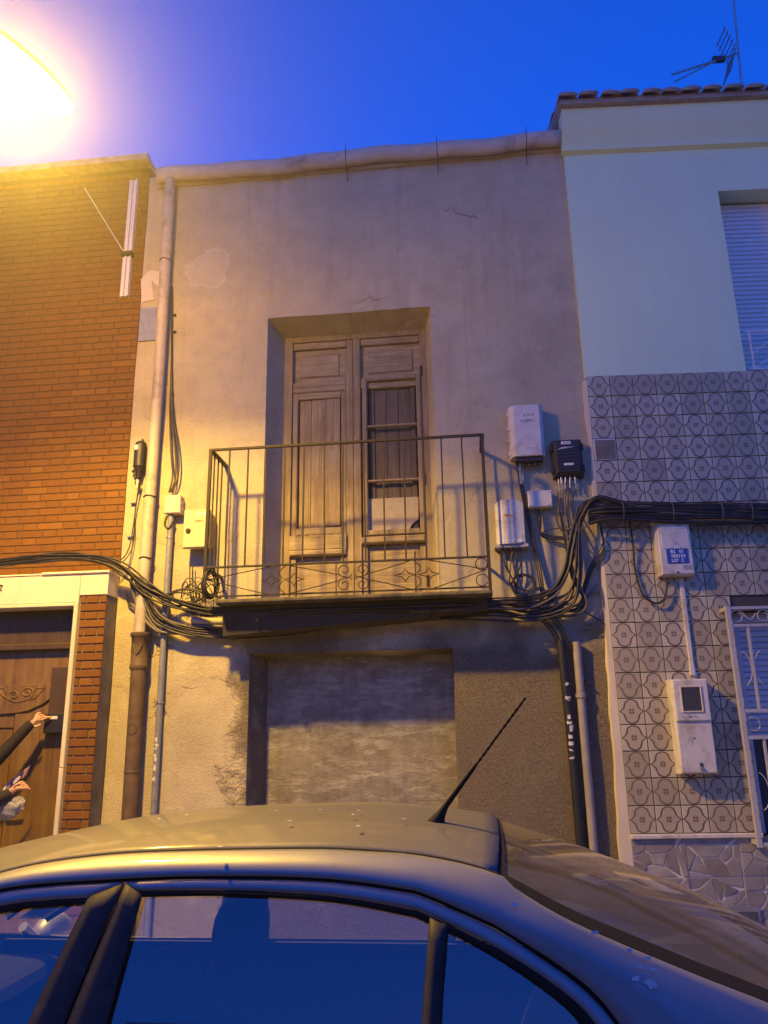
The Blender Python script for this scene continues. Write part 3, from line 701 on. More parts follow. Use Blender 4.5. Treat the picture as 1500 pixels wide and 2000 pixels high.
# ------------------------------------------------------------------ tiled house (right)
th = Thing('tiled_house', 'mint painted house clad in patterned tiles with a stone plinth', 'house', (0,0,0), 'R')
TZ1, TZ0 = 4.685, .885; TP = (TZ1-TZ0)/19
W1 = (1.405, 2.75, TZ1+.004, 6.56)
th.part('wall', wall_grid(-.012, 3.4, TZ1-.02, 7.40, [(W1[0],W1[1],TZ1-.02,W1[3])], .1, .002, .003, 11.), MT['mint'], smooth=60)
th.part('side_wall', MB().box(-.010, 3.4, .01, 6.0, 4.0, 7.4).box(-.010, .985, .004, 6.0, .0, 4.69).box(2.3, 3.4, .004, 6.0, 0, 4.69).box(.985, 2.3, .4, 6, 0, 4.69).box(.985,2.3,.004,.4,2.56,4.69).box(.985,2.3,.004,.4,0,.86)
        if False else MB().box(-.010, .985, .004, 6.0, .0, TZ1-.02).box(2.3, 3.4, .004, 6.0, 0, TZ1-.02).box(.986, 2.299, .35, 6, 0, TZ1-.02).box(.986,2.299,.004,.349,2.56,TZ1-.02).box(.986,2.299,.004,.349,0,.86), MT['grout'])
th.part('upper_core', MB().box(-.010, W1[0]-.0, .012, 6, TZ1-.018, 7.4).box(W1[0]+.001, W1[1], .30, 6, TZ1-.018, 7.4).box(W1[1]+.001, 3.4, .012, 6, TZ1-.018, 7.4), MT['mint'])
rvm = MB(); reveal(rvm, (W1[0],W1[1],W1[2],W1[3]), (W1[0],W1[1],W1[2],W1[3]), .26, .0); th.part('window_reveal', rvm, MT['mint'])
def rr_(px, py, out=0.): return r(px, py, out)
# shutter slats of the upper window
SO = -.20
shut = th.part('roller_shutter', MB().fbox(W1[0]+.001, W1[1]-.001, SO-.04, SO-.012, W1[2], W1[3]-.02), MT['grey_print'], label='closed pale roller shutter')
zs_ = W1[2]+.01; slat_me = None
while zs_ < W1[3]-.05:
    if slat_me is None:
        slat_me = MB().fbox(-(W1[1]-W1[0])/2+.004, (W1[1]-W1[0])/2-.004, -.012, .004, -.0225, .0225, .009).mesh('slat'); slat_me.materials.append(MT['white_metal'])
    s = link('slat', slat_me, None, shut); s.location = ((W1[0]+W1[1])/2, -SO, zs_+.0225); zs_ += .0475
# low white guard rail of the upper window
gr = MB(); go = -.03; zz0, zz1 = TZ1+.03, TZ1+.40; g0, g1 = W1[0]+.03, W1[1]-.03
bar(gr, (g0,-go,zz1), (g1,-go,zz1), .008, .006); bar(gr, (g0,-go,zz0), (g1,-go,zz0), .008, .006); bar(gr, (g0+.06,-go,zz0), (g0+.06,-go,zz1), .006, .006)
guard = th.part('guard_rail', gr, MT['white_metal'])
for k in range(4):
    c_ = g0+.06+.17+k*.30
    if c_+.15 > g1: break
    b_ = MB(); bar(b_, (c_-.17,-go,zz0+.15), (c_,-go,zz0+.27), .005, .005); bar(b_, (c_-.17,-go,zz0+.0), (c_,-go,zz0+.12), .005, .005); bar(b_, (c_,-go,zz0+.10), (c_,-go,zz0+.28), .005, .005); bar(b_, (c_,-go,zz0+.11), (c_+.13,-go,zz0+.11), .005, .005)
    th.part('guard_motif', b_, MT['white_metal'], guard)
# cornice and roof
zc0 = r(1300, 278, .10)[1]; zc1 = r(1300, 203, .18)[1]
prof = [(.0, zc0-.02), (.05, zc0), (.06, zc0+.06), (.10, zc0+.12), (.13, zc0+.20), (.18, zc1-.05), (.18, zc1), (.0, zc1)]
cn = MB(); cn.grid([[(u, -o_, z_) for o_, z_ in prof] for u in (-.035, 1, 2, 3.4)])
cn.f.append(tuple(range(len(prof))))
th.part('cornice', cn, MT['mint'], smooth=40)
th.part('eaves_slab', MB().box(-.05, 3.4, -.24, .3, zc1+.002, zc1+.05), MT['roof_tile'])
RSL = math.tan(R_(17))
rb = th.part('roof_deck', MB().add([(-.06,-.24,zc1+.06),(3.4,-.24,zc1+.06),(3.4,4,zc1+.06+4.24*RSL),(-.06,4,zc1+.06+4.24*RSL),(-.06,-.2,zc1+.052),(3.4,-.2,zc1+.052),(3.4,4,zc1+.052),(-.06,4,zc1+.052)],
        [(0,1,2,3),(4,5,6,7),(0,1,5,4),(1,2,6,5),(2,3,7,6),(3,0,4,7)]), MT['roof_tile'])
P = []
for i in range(2):
    row_ = []
    for k in range(9):
        a = math.pi*k/8; rr2 = lerp(.092, .075, i); row_.append((-math.cos(a)*rr2, -.03+i*.42, math.sin(a)*rr2*.42 + i*.42*RSL))
    P.append(row_)
rtb = MB().grid(P); rtb.f.append(tuple(range(9))); rt_me = rtb.mesh('roof_tile'); rt_me.materials.append(MT['roof_tile'])
for j in range(4):
    for i in range(17):
        o = link('roof_tile', rt_me, None, rb, 60 if (i == 0 and j == 0) else 0); o.location = (.02+i*.195+rnd.uniform(-.01,.01), -.27+j*.36, zc1+.052+j*(.36*RSL+.008)+rnd.uniform(-.006,.006)); o.rotation_euler = (rnd.uniform(-.03,.03), rnd.uniform(-.03,.03), rnd.uniform(-.03,.03))
        if i == 0 and j == 0: o.modifiers.new('thick', 'SOLIDIFY').thickness = .014
        else: o.modifiers.new('thick', 'SOLIDIFY').thickness = .014
# tiles
WL = (.985, 2.3, .86, 2.56)
tl_me = MB().fbox(-.0965, .0965, -.004, .010, -TP/2+.0035, TP/2-.0035, .0025).mesh('tile'); tl_me.materials.append(MT['tile'])
facing = th.e
for c_ in range(16):
    for k in range(19):
        uc = .0 + .1 + c_*.2; zc_ = TZ1 - TP*(k+.5)
        if uc+.1 > WL[1]+.005 and uc-.1 < WL[1] and zc_-TP/2 < WL[3]+.02:
            me = MB().fbox(WL[1]-uc+.0015, .0965, -.004, .010, -TP/2+.0035, TP/2-.0035, .0025).mesh('tile'); me.materials.append(MT['tile'])
        elif WL[0]-.02 < uc+.1 < WL[1]+.005 and zc_-TP/2 < WL[3]+.02: 
            if uc-.1 >= WL[0]-.03: continue
            wd = WL[0]-.0-(uc-.1)
            if wd < .03: continue
            if wd < .2:
                me = MB().fbox(-.0965, wd-.1-.0015, -.004, .010, -TP/2+.0035, TP/2-.0035, .0025).mesh('tile'); me.materials.append(MT['tile'])
            else: me = tl_me
        else: me = tl_me
        if c_ == 0 and k == 3:
            bt = th.part('plain_tile', MB().fbox(.004, .194, -.004, .016, zc_-TP/2+.004, zc_+TP/2-.004, .003), MT['white_metal'], label='plain grey square with white edging set among the tiles')
            th.part('face', MB().fbox(.014, .188, .0, .0175, zc_-TP/2+.008, zc_+TP/2-.014, .002), MT['concrete'], bt); continue
        o = link('tile', me, None, facing); o.location = (uc, 0, zc_)
        o.rotation_euler = (rnd.uniform(-.006,.006), rnd.uniform(-.006,.006), rnd.uniform(-.006,.006))
# corner strip of cream render at the party line, with a ragged edge
cs = []
for i in range(61):
    z_ = .1 + 4.55*i/60
    base_ = lerp(-.10, -.035, min(1, max(0, (z_-.3)/2.6)))
    cs.append((base_ + .018*noise.noise(Vector((z_*3.1, 2, 0))) + .010*noise.noise(Vector((z_*11, 4, 0))), z_))
strip = MB(); n_ = len(cs)
strip.grid([[(u, .05, z_), (u+.004, -.002, z_), (-.001, -.006, z_)] for u, z_ in cs])
th.part('corner_render', strip, MT['cream'], smooth=50, label='cream painted corner strip with ragged flaking edge')
# plinth: sill and stones
th.part('plinth_sill', MB().fbox(.0, .98, -.01, .035, TZ0-.035, TZ0-.002, .006), MT['white_plastic'])
plb = th.part('plinth', MB().box(-.004, 3.4, -.004, .1, 0, TZ0-.036), MT['stone_joint'])
def clip(poly, p, n_):
    out = []
    for i in range(len(poly)):
        a, b = poly[i], poly[(i+1) % len(poly)]
        da = (a[0]-p[0])*n_[0]+(a[1]-p[1])*n_[1]; db = (b[0]-p[0])*n_[0]+(b[1]-p[1])*n_[1]
        if da <= 0: out.append(a)
        if da*db < 0:
            t = da/(da-db); out.append((lerp(a[0],b[0],t), lerp(a[1],b[1],t)))
    return out
srnd = random.Random(21)
for zlo, zhi in ((.115, .345), (.352, .575), (.582, TZ0-.04)):
    for blk in range(8):
        u0, u1 = blk*.40+.002, blk*.40+.396
        seeds = [(srnd.uniform(u0,u1), srnd.uniform(zlo,zhi)) for i in range(srnd.choice((8,9,11)))]
        for i, s in enumerate(seeds):
            poly = [(u0,zlo),(u1,zlo),(u1,zhi),(u0,zhi)]
            for j, q in enumerate(seeds):
                if i == j: continue
                d = Vector((q[0]-s[0], (q[1]-s[1])*2.2)); mx, mz = (s[0]+q[0])/2, (s[1]+q[1])/2
                d = Vector((d.x, d.y*1.0)); d /= max(1e-6, d.length)
                d = (d + Vector((srnd.uniform(-.12,.12), srnd.uniform(-.12,.12)))).normalized()
                poly = clip(poly, (mx-d.x*.0028, mz-d.y*.0028), (d.x, d.y))
                if len(poly) < 3: break
            if len(poly) < 3: continue
            ex = max(p[0] for p in poly)-min(p[0] for p in poly)
            if ex < .02: continue
            th.part('stone', MB().frustum(poly, .006, .0, .007+srnd.uniform(0,.008)), MT['stone'], plb)
vz0, vz1 = r(1450,1790,.02)[1], r(1450,1775,.02)[1]
vt = th.part('plinth_vent', MB().fbox(r(1420,1782)[0], r(1482,1782)[0], .018, .03, vz0-.03, vz1+.02, .004), MT['steel'])
for k in range(5): th.part('vent_slat', MB().fbox(r(1425,1782)[0], r(1477,1782)[0], .03, .034, vz0-.022+k*.012, vz0-.016+k*.012, .001), MT['dark_print'], vt)
# lower window with shutter
lr = MB(); reveal(lr, WL, WL, .3, -.006); th.part('window_reveal', lr, MT['cream'])
wf = MB(); wf.fbox(WL[0]+.0, WL[0]+.07, -.18, -.10, WL[2], WL[3]).fbox(WL[1]-.07, WL[1], -.18, -.10, WL[2], WL[3]).fbox(WL[0]+.07, WL[1]-.07, -.18, -.10, WL[3]-.08, WL[3])
lwf = th.part('window_frame', wf, MT['white_metal'])
ls = th.part('roller_shutter', MB().fbox(WL[0]+.07, WL[1]-.07, -.22, -.18, 1.55, WL[3]-.08), MT['grey_print'], label='lowered grey blind behind the white grille')
th.part('window_pane', MB().fbox(WL[0]+.07, WL[1]-.07, -.24, -.20, WL[2], 1.549), MT['screen'])
zs_ = 1.56; sm = None
while zs_ < WL[3]-.14:
    if sm is None:
        sm = MB().fbox(-(WL[1]-WL[0])/2+.075, (WL[1]-WL[0])/2-.075, -.012, .004, -.0225, .0225, .009).mesh('slat'); sm.materials.append(MT['white_metal'])
    s = link('slat', sm, None, ls); s.location = ((WL[0]+WL[1])/2, .178, zs_+.0225); zs_ += .0475
# projecting white grille
GO = .13
gu0 = r(1452, 1420, GO)[0]; gu1 = gu0+1.25; gz1 = r(1420, 1184, GO)[1]; gz0 = r(1487, 1655, GO)[1]
gm = MB()
bar(gm, (gu0,-GO,gz0), (gu0,-GO,gz1), .016, .016); bar(gm, (gu1,-GO,gz0), (gu1,-GO,gz1), .016, .016)
for z_ in (gz1-.016, gz1-.155, gz0+.02): bar(gm, (gu0+.016,-GO,z_), (gu1-.016,-GO,z_), .011, .011)
zm1, zm0 = r(1470,1388,GO)[1], r(1475,1440,GO)[1]
for z_ in (zm1, zm0): bar(gm, (gu0+.016,-GO,z_), (gu1-.016,-GO,z_), .013, .013)
for z_ in (gz1-.02, gz0+.03): 
    for u in (gu0, gu1): bar(gm, (u,-GO+.016,z_), (u,-.0,z_), .016, .016)
grl = th.part('window_grille', gm, MT['grille'], label='projecting white grille with scrolls over the lower window')
def gwire(name, pts): th.part(name, MB().tube([(p[0],-GO,p[1]) for p in pts], .0042, 6), MT['grille'], grl, 80)
for k in range(6):
    u = gu0 + .14 + k*.20
    if u > gu1-.05: break
    b_ = MB(); bar(b_, (u,-GO,zm1+.012), (u,-GO,gz1-.166), .009, .009); th.part('grille_bar', b_, MT['grille'], grl)
    b_ = MB(); bar(b_, (u,-GO,gz0+.03), (u,-GO,zm0-.013), .009, .009); th.part('grille_bar', b_, MT['grille'], grl)
    for zc_, sg in ((lerp(zm1, gz1-.166, .5), 1), (lerp(gz0, zm0, .5), 1)):
        for s2 in (-1, 1):
            gwire('grille_bow', [(u+s2*.012+s2*.085*(1-math.cos(a)), zc_+.14*math.sin(a)) for a in [(-1.25+2.5*i/14) for i in range(15)]])
for k in range(6):
    u = gu0+.07+k*.205
    if u > gu1-.05: break
    gwire('grille_scroll', [(u+.055*math.cos(a)*lerp(1,.6,i/24), gz1-.085+.055*math.sin(a)*lerp(1,.6,i/24)) for i, a in enumerate([2*math.pi*1.2*i/24 for i in range(25)])])
    gwire('grille_scroll', [(u+.01+.05*math.cos(a), (zm0+zm1)/2+.05*math.sin(a)) for a in [2*math.pi*i/20 for i in range(20)]])
    if k < 5: gwire('grille_bow', [tuple(p[:2]) for p in spline([(u+.05,gz1-.06,0),(u+.10,gz1-.11,0),(u+.15,gz1-.06,0)], 5)])

# ------------------------------------------------------------------ rooftop aerial
AO = -1.2
def ra(px, py, o_=AO): u, z_ = r(px, py, o_); return (u, -o_, z_)
mb_ = ra(1447, 150); base = (mb_[0], -AO, zc1+.06+1.44*RSL)
tvx = Thing('tv_aerial', 'rooftop television aerial on a thin mast above the tiled house', 'aerial', base, 'R')
mt_ = ra(1429, -40)
tvx.part('mast', MB().tube([base, mb_, mt_], .014, 8), MT['steel'])
b0_ = Vector(ra(1445, 103)); b1_ = Vector(ra(1312, 146, -1.0)); b2_ = Vector(ra(1318, 160, -1.0))
tvx.part('boom', MB().tube([b0_, b1_], .011, 6), MT['steel']); tvx.part('boom', MB().tube([b0_.lerp(b1_,.35), b2_], .009, 6), MT['steel'])
dv_ = Vector((.25,1,0)).normalized()
for i in range(9):
    c_ = b0_.lerp(b1_, .38+.075*i); up_ = Vector((0,0,.045-.002*i))
    tvx.part('element', MB().tube([c_-up_-dv_*.02, c_+up_+dv_*.02], .008, 5), MT['steel'])
hub = b0_.lerp(b1_, .30); tvx.part('dipole_box', MB().box(hub.x-.09, hub.x+.06, hub.y-.03, hub.y+.03, hub.z-.035, hub.z+.03), MT['black_plastic'], bevel=.01)
rf0 = b0_.lerp(b1_, .13)
for s2 in (-1, 1):
    for k in range(5):
        c_ = rf0 + Vector((-.02*k-.02*s2*0, 0, s2*(.03+.065*k)))
        tvx.part('reflector_rod', MB().tube([c_+Vector((.0,-.14,0)), c_+Vector((0,.14,0))], .008, 5), MT['steel'])
    for y_ in (-.1, .1): tvx.part('reflector_frame', MB().tube([rf0+Vector((0,y_,0)), rf0+Vector((-.09,y_,s2*.33))], .006, 5), MT['steel'])

# ------------------------------------------------------------------ street lamp (stands out of frame, head reaches into view)
def mk_emit(name, col, s):
    mt, nt, bs = new_mat(name); bs.inputs['Base Color'].default_value = (.9,.8,.6,1); bs.inputs['Emission Color'].default_value = (*col, 1); bs.inputs['Emission Strength'].default_value = s; return mt
lp = Thing('street_lamp', 'lit sodium street lamp glowing above the brick house front', 'street lamp', (-5.3, -2.6, .11))
L = LAMP_POS
lp.part('pole', MB().tube([(-5.3,-2.6,.1),(-5.3,-2.6,3),(-5.3,-2.6,6.2)], [.075,.065,.05], 14), MT['grey_pvc'], smooth=60)
lp.part('base_plate', MB().lathe([(.0,0),(.16,0),(.16,.02),(.10,.04),(.085,.25),(.0,.25)], (-5.3,-2.6,.11), n=18), MT['grey_pvc'])
AX = Vector((.56, .80, -.20)).normalized(); SD = AX.cross(Vector((0,0,1))).normalized(); UPV = SD.cross(AX).normalized()
def lpt(t, a, w_, h_, o_=0.): return L + AX*t + SD*(w_*math.cos(a)) + UPV*(h_*math.sin(a)+o_)
tail_ = L - AX*.42
lp.part('arm', MB().tube(spline([(-5.3,-2.6,6.1),(-5.28,-2.62,6.35),(-5.0,-2.75,6.5),(-4.2,-3.0,6.4),tuple(tail_+Vector((-.3,-.1,.05))),tuple(tail_+AX*.06)], 6), .035, 10), MT['grey_pvc'], smooth=60)
hd = MB(); P = []
for i in range(15):
    t = i/14; q = max(.03, math.sin(math.pi*lerp(.06,.96,t))**.55)
    P.append([lpt(-.44+.88*t, a, .15*q, .12*q, .03) for a in [math.pi*k/10 for k in range(11)]])
lp.part('housing', hd.grid(P), MT['grey_pvc'], smooth=80)
bw = MB(); P = []
for i in range(13):
    t = i/12; q = max(.03, math.sin(math.pi*lerp(.04,.96,t))**.5)
    P.append([lpt(-.33+.72*t, -a, .125*q, .17*q, .022) for a in [math.pi*k/10 for k in range(11)]])
lp.part('bowl', bw.grid(P), mk_emit('sodium_bowl', (1.0,.50,.05), 50.0), smooth=80, label='glowing amber bowl of the lamp')
ld = bpy.data.lights.new('sodium_light', 'SPOT'); ld.energy = LAMP_W; ld.color = (1.0, .60, .06); ld.spot_size = R_(140); ld.spot_blend = .45; ld.shadow_soft_size = .10
lo = bpy.data.objects.new('sodium_light', ld); COL.objects.link(lo); lo.parent = lp.e
lo.location = (L.x+5.3, L.y+2.6, L.z-.11-.19)
# ------------------------------------------------------------------ pipes
def mp(px, py, out): u, z_ = m(px, py, out); return Vector((u, -out, z_))
def rp(px, py, out): u, z_ = r(px, py, out); return to_world((u, -out, z_), 'R')
xd = -2.825
dp = Thing('drain_pipe', 'thick beige drain pipe running down beside the brick house', 'pipe', (xd,-.08,2.5))
dp.part('upper_pipe', MB().tube([(xd-.02,-.085,7.16),(xd,-.085,5),(xd-.012,-.085,3.2),(xd-.02,-.085,2.45)], .052, 16), MT['beige_pvc'], smooth=60)
for z_ in (6.2, 3.75, 3.18): 
    dp.part('wire_tie', MB().tube([(xd-.01+.056*math.cos(a), -.085+.056*math.sin(a), z_+.004*math.sin(3*a)) for a in [2*math.pi*i/20 for i in range(20)]], .005, 5, closed=True), MT['iron'], smooth=80)
cl = Thing('cast_drain_base', 'brown cast iron drain pipe with a collar below the beige pipe', 'pipe', (xd,-.08,.11))
cl.part('shaft', MB().tube([(xd-.005,-.085,2.44),(xd,-.085,1.5),(xd+.01,-.085,.1)], .066, 16), MT['clay'], smooth=60)
cl.part('collar', MB().lathe([(.066,-.32),(.078,-.30),(.078,-.27),(.072,-.26),(.076,-.04),(.088,-.03),(.088,.0),(.06,.005)], (xd-.005,-.085,2.52), n=20), MT['clay'], smooth=50)
for z_ in (1.38, .78): cl.part('joint_ring', MB().lathe([(.064,-.012),(.068,-.008),(.068,.008),(.064,.012)], (xd,-.085,z_), n=20), MT['clay'], smooth=50)
cl.part('emblem', MB().tube([(xd+.035*math.cos(a), -.148-.004*math.sin(a)**2, 1.72+.045*math.sin(a)) for a in [2*math.pi*i/16 for i in range(16)]], .0022, 5, closed=True), MT['clay'], smooth=80)
cl.part('emblem', MB().tube([(xd-.04,-.152,2.42),(xd-.02,-.16,2.36),(xd,-.162,2.33),(xd+.02,-.16,2.36),(xd+.04,-.152,2.42)], .006, 5), MT['clay'], smooth=80)
xg = -2.64
gp = Thing('grey_conduit', 'slim grey conduit with torn stickers rising from the pavement to a beige box', 'conduit', (xg,-.04,.11))
gp.part('tube', MB().tube([(xg,-.045,3.66),(xg,-.045,2),(xg+.004,-.045,.1)], .027, 14), MT['grey_pvc'], smooth=60)
for z_ in (3.37, 1.93, 2.75): gp.part('clamp', MB().lathe([(.027,-.008),(.032,-.006),(.032,.006),(.027,.008)], (xg,-.045,z_), n=16), MT['steel'], smooth=50)
def stickers(th_, x_, o_, rad, zs, sd):
    q = random.Random(sd)
    for z_, h in zs:
        for k in range(2 if h < .03 else 1):
            a0 = q.uniform(-.7,-.1); a1 = a0+q.uniform(.5,1.0); zz = z_+q.uniform(-.008,.008); P = []
            for i in range(6):
                a = lerp(a0, a1, i/5); P.append([(x_+(rad+.0015)*math.sin(a), -o_-(rad+.0015)*math.cos(a), zz+q.uniform(-.004,.004)), (x_+(rad+.0015)*math.sin(a), -o_-(rad+.0015)*math.cos(a), zz+h+q.uniform(-.006,.006))])
            th_.part('sticker', MB().grid(P), MT['sticker'])
stickers(gp, xg, .045, .027, [(1.62,.03),(1.58,.015),(1.55,.012),(1.50,.02),(1.46,.025),(1.42,.012),(1.38,.028),(1.31,.028)], 3)
xb = .760; xk = .855
bp_ = Thing('black_pipe', 'black cable pipe with white sticker scraps beside a taupe pipe', 'pipe', (xb,-.05,.11))
bp_.part('tube', MB().tube([(xb-.03,-.05,2.36),(xb-.008,-.05,1.6),(xb+.01,-.05,.1)], .036, 14), MT['black_plastic'], smooth=60)
stickers(bp_, xb-.013, .05, .036, [(2.0,.01),(1.90,.012),(1.885,.008),(1.74,.03),(1.70,.018),(1.64,.045),(1.59,.03),(1.53,.025),(1.50,.012),(1.44,.01)], 5)
kp = Thing('taupe_pipe', 'weathered taupe pipe clamped beside the black pipe', 'pipe', (xk,-.05,.11))
kp.part('tube', MB().tube([(xk,-.05,2.34),(xk,-.05,1.5),(xk+.0,-.05,.1)], .033, 14), MT['taupe_pipe'], smooth=60)
kp.part('clamp', MB().lathe([(.033,-.02),(.042,-.016),(.042,.016),(.033,.02)], (xk,-.05,1.915), n=16), MT['taupe_pipe'], smooth=50)
kp.part('bolt', MB().tube([(xk+.035,-.05,2.03),(xk+.075,-.05,2.0)], .008, 6), MT['iron'])
# ------------------------------------------------------------------ boxes on the walls
def cab(name, label, front, out, mat, taper=0.0, parts=None, cat='box'):
    """wall cabinet from its front rectangle (u0,u1,z0,z1)"""
    u0,u1,z0,z1 = front
    t = Thing(name, label, cat, ((u0+u1)/2, 0, z0))
    return t
def rbox(u0,u1,z0,z1,o0,o1,c=.012):
    return MB().fbox(u0,u1,o0,o1,z0,z1,c)
# junction box on the conduit
u0,u1,z0,z1 = rect(322,968,352,1002,.09)
t = Thing('junction_box', 'small beige junction box capping the grey conduit', 'box', ((u0+u1)/2,0,z0))
t.part('body', MB().fbox(u0,u1,.0,.075,z0,z1,.006), MT['beige_plastic']); t.part('lid', MB().fbox(u0-.003,u1+.003,.076,.10,z0-.003,z1+.003,.008), MT['beige_plastic'])
for k in range(3): t.part('knockout', MB().lathe([(0,.006),(.014,.006),(.016,0)], (u1+.001,-.045,lerp(z0,z1,(k+.5)/3)), 'x', 12), MT['grey_print'])
# cream telecom cabinet
u0,u1,z0,z1 = rect(358,996,408,1070,.15)
t = Thing('cream_telecom_cabinet', 'cream ribbed telecom cabinet with a round lock left of the balcony', 'cabinet', ((u0+u1)/2,0,z0))
t.part('body', MB().fbox(u0+.02,u1-.004,.0,.11,z0+.02,z1-.02,.004), MT['cream_plastic']); t.part('door', MB().fbox(u0,u1,.111,.155,z0,z1,.010), MT['cream_plastic'])
for k in range(22): t.part('rib', MB().fbox(u1-.004,u1+.006,.02,.108,lerp(z0+.03,z1-.03,k/21.)-.003,lerp(z0+.03,z1-.03,k/21.)+.003,.001), MT['cream_plastic'])
t.part('lock', MB().lathe([(0,-.012),(.020,-.012),(.024,-.004),(.024,.0)], (u0+.048,-.155,lerp(z0,z1,.45)), 'y', 16), MT['iron'])
text_mesh('DMAX', .022, (lerp(u0,u1,.62),-.1562,lerp(z0,z1,.70)), MT['dark_print'], t.e, origin=t.o, bold=.0006)
text_mesh('telecom box', .010, (lerp(u0,u1,.76),-.1562,lerp(z0,z1,.655)), MT['grey_print'], t.e, origin=t.o) if False else None
for k, (a,b,c,d) in enumerate([(.44,.49,.70,.73),(.44,.49,.64,.67)]): t.part('emblem', MB().prism([(lerp(u0,u1,a),lerp(z0,z1,d)),(lerp(u0,u1,b),lerp(z0,z1,d)),(lerp(u0,u1,(a+b)/2),lerp(z0,z1,c))], .155, .1562), MT['dark_print'])
for a,b,c,d in [(.5,.93,.643,.650),(.72,.90,.88,.895),(.32,.33,.74,.86),(.29,.30,.14,.28),(.40,.95,.52,.523),(.36,.80,.955,.958)]: t.part('print_mark', MB().fbox(lerp(u0,u1,a),lerp(u0,u1,b),.155,.1562,lerp(z0,z1,c),lerp(z0,z1,d),.0002), MT['grey_print'])
t.part('sticker', MB().fbox(lerp(u0,u1,.55),lerp(u0,u1,.95),.155,.1558,lerp(z0,z1,.85),lerp(z0,z1,.93),.0002), MT['white_print'])
# upper white cabinet with handwriting
u0,u1,z0,z1 = rect(997,791,1062,890,.13)
t = Thing('white_telecom_cabinet', 'tall white telecom cabinet with handwriting, highest beside the balcony', 'cabinet', ((u0+u1)/2,0,z0))
t.part('body', MB().fbox(u0-.01,u1-.01,.0,.07,z0,z1,.004), MT['white_plastic'])
cov = [(u0,.071),(u0,.105),(u0+.035,.135),(u1-.03,.135),(u1,.105),(u1,.071)]
cv_ = MB(); cv_.grid([[(a,-b,z_) for a,b in cov] for z_ in (z0,z0+.01,z1-.02,z1)]); n_=len(cov); cv_.f += [tuple(range(n_)), tuple(range(3*n_,4*n_))]
t.part('cover', cv_, MT['white_plastic'], smooth=30)
for z_ in (.12,.38,.62,.9): t.part('latch', MB().fbox(u0-.022,u0-.009,.02,.05,lerp(z0,z1,z_)-.02,lerp(z0,z1,z_)+.02,.003), MT['white_plastic'])
text_mesh('a n n', .045, (lerp(u0,u1,.58),-.1362,lerp(z0,z1,.80)), MT['dark_print'], t.e, origin=t.o); text_mesh('11JEM.1', .042, (lerp(u0,u1,.55),-.1362,lerp(z0,z1,.68)), MT['dark_print'], t.e, origin=t.o)
for a,b,c,d in [(.45,.75,.145,.15),(.42,.78,.10,.105),(.45,.72,.12,.125)]: t.part('print_mark', MB().fbox(lerp(u0,u1,a),lerp(u0,u1,b),.135,.1362,lerp(z0,z1,c),lerp(z0,z1,d),.0002), MT['grey_print'])
t.part('gland_plate', MB().fbox(u0+.03,u1-.02,.03,.11,z0-.045,z0-.001,.01), MT['black_plastic'])
for k in range(5): t.part('gland', MB().tube([(lerp(u0+.05,u1-.04,k/4),-.07,z0-.04),(lerp(u0+.05,u1-.04,k/4),-.07,z0-.075)], .013, 8), MT['black_plastic'])
# black splice closure
u0,u1,z0,z1 = rect(1080,857,1139,928,.12)
t = Thing('black_splice_closure', 'black ribbed splice closure with two white labels above bare connectors', 'splice box', ((u0+u1)/2,0,z0))
t.part('body', MB().fbox(u0,u1,.0,.085,z0,z1,.015), MT['black_plastic']); t.part('lid', MB().fbox(u0+.012,u1-.012,.086,.125,z0+.012,z1-.004,.022), MT['black_plastic'])
for k in range(6): t.part('rib', MB().fbox(u0+.035,u1-.035,.124,.131,lerp(z0+.06,z1-.11,k/5)-.006,lerp(z0+.06,z1-.11,k/5)+.006,.003), MT['black_plastic'])
for s2, hz_ in ((u0-.012,.8),(u1-.008,.8),(u0-.012,.2),(u1-.008,.2)): t.part('clip', MB().fbox(s2,s2+.02,.04,.10,lerp(z0,z1,hz_)-.03,lerp(z0,z1,hz_)+.03,.005), MT['black_plastic'])
for a,b,c,d in [(.30,.62,.84,.92),(.34,.66,.26,.32)]: 
    lb = t.part('label', MB().fbox(lerp(u0,u1,a),lerp(u0,u1,b),.130,.1335,lerp(z0,z1,c),lerp(z0,z1,d),.001), MT['white_print'])
    t.part('print_mark', MB().fbox(lerp(u0,u1,a+.06),lerp(u0,u1,b-.05),.1334,.1342,lerp(z0,z1,c+.025),lerp(z0,z1,d-.025),.0002), MT['grey_print'], lb)
t.part('torn_label', MB().prism([(lerp(u0,u1,a),lerp(z0,z1,b)) for a,b in [(.14,.70),(.30,.725),(.5,.735),(.5,.755),(.66,.75),(.72,.79),(.64,.765),(.4,.775),(.28,.755)]], .124, .128), MT['sticker'])
for k in range(9):
    x_ = lerp(u0+.04,u1-.06,k/8); q = rnd.uniform(-.012,.012); y_ = -.05-.025*(k % 2); zz = z0-rnd.uniform(.05,.075)
    t.part('connector', MB().tube([(x_,y_,z0+.01),(x_+q*.4,y_,z0-.03),(x_+q,y_,zz)], [.005,.008,.008], 8), MT['steel'])
    t.part('sleeve', MB().tube([(x_+q,y_,zz-.004),(x_+q*1.2,y_,zz-.05)], .0065, 8), MT['white_plastic'] if k % 3 != 1 else MT['grey_pvc'])
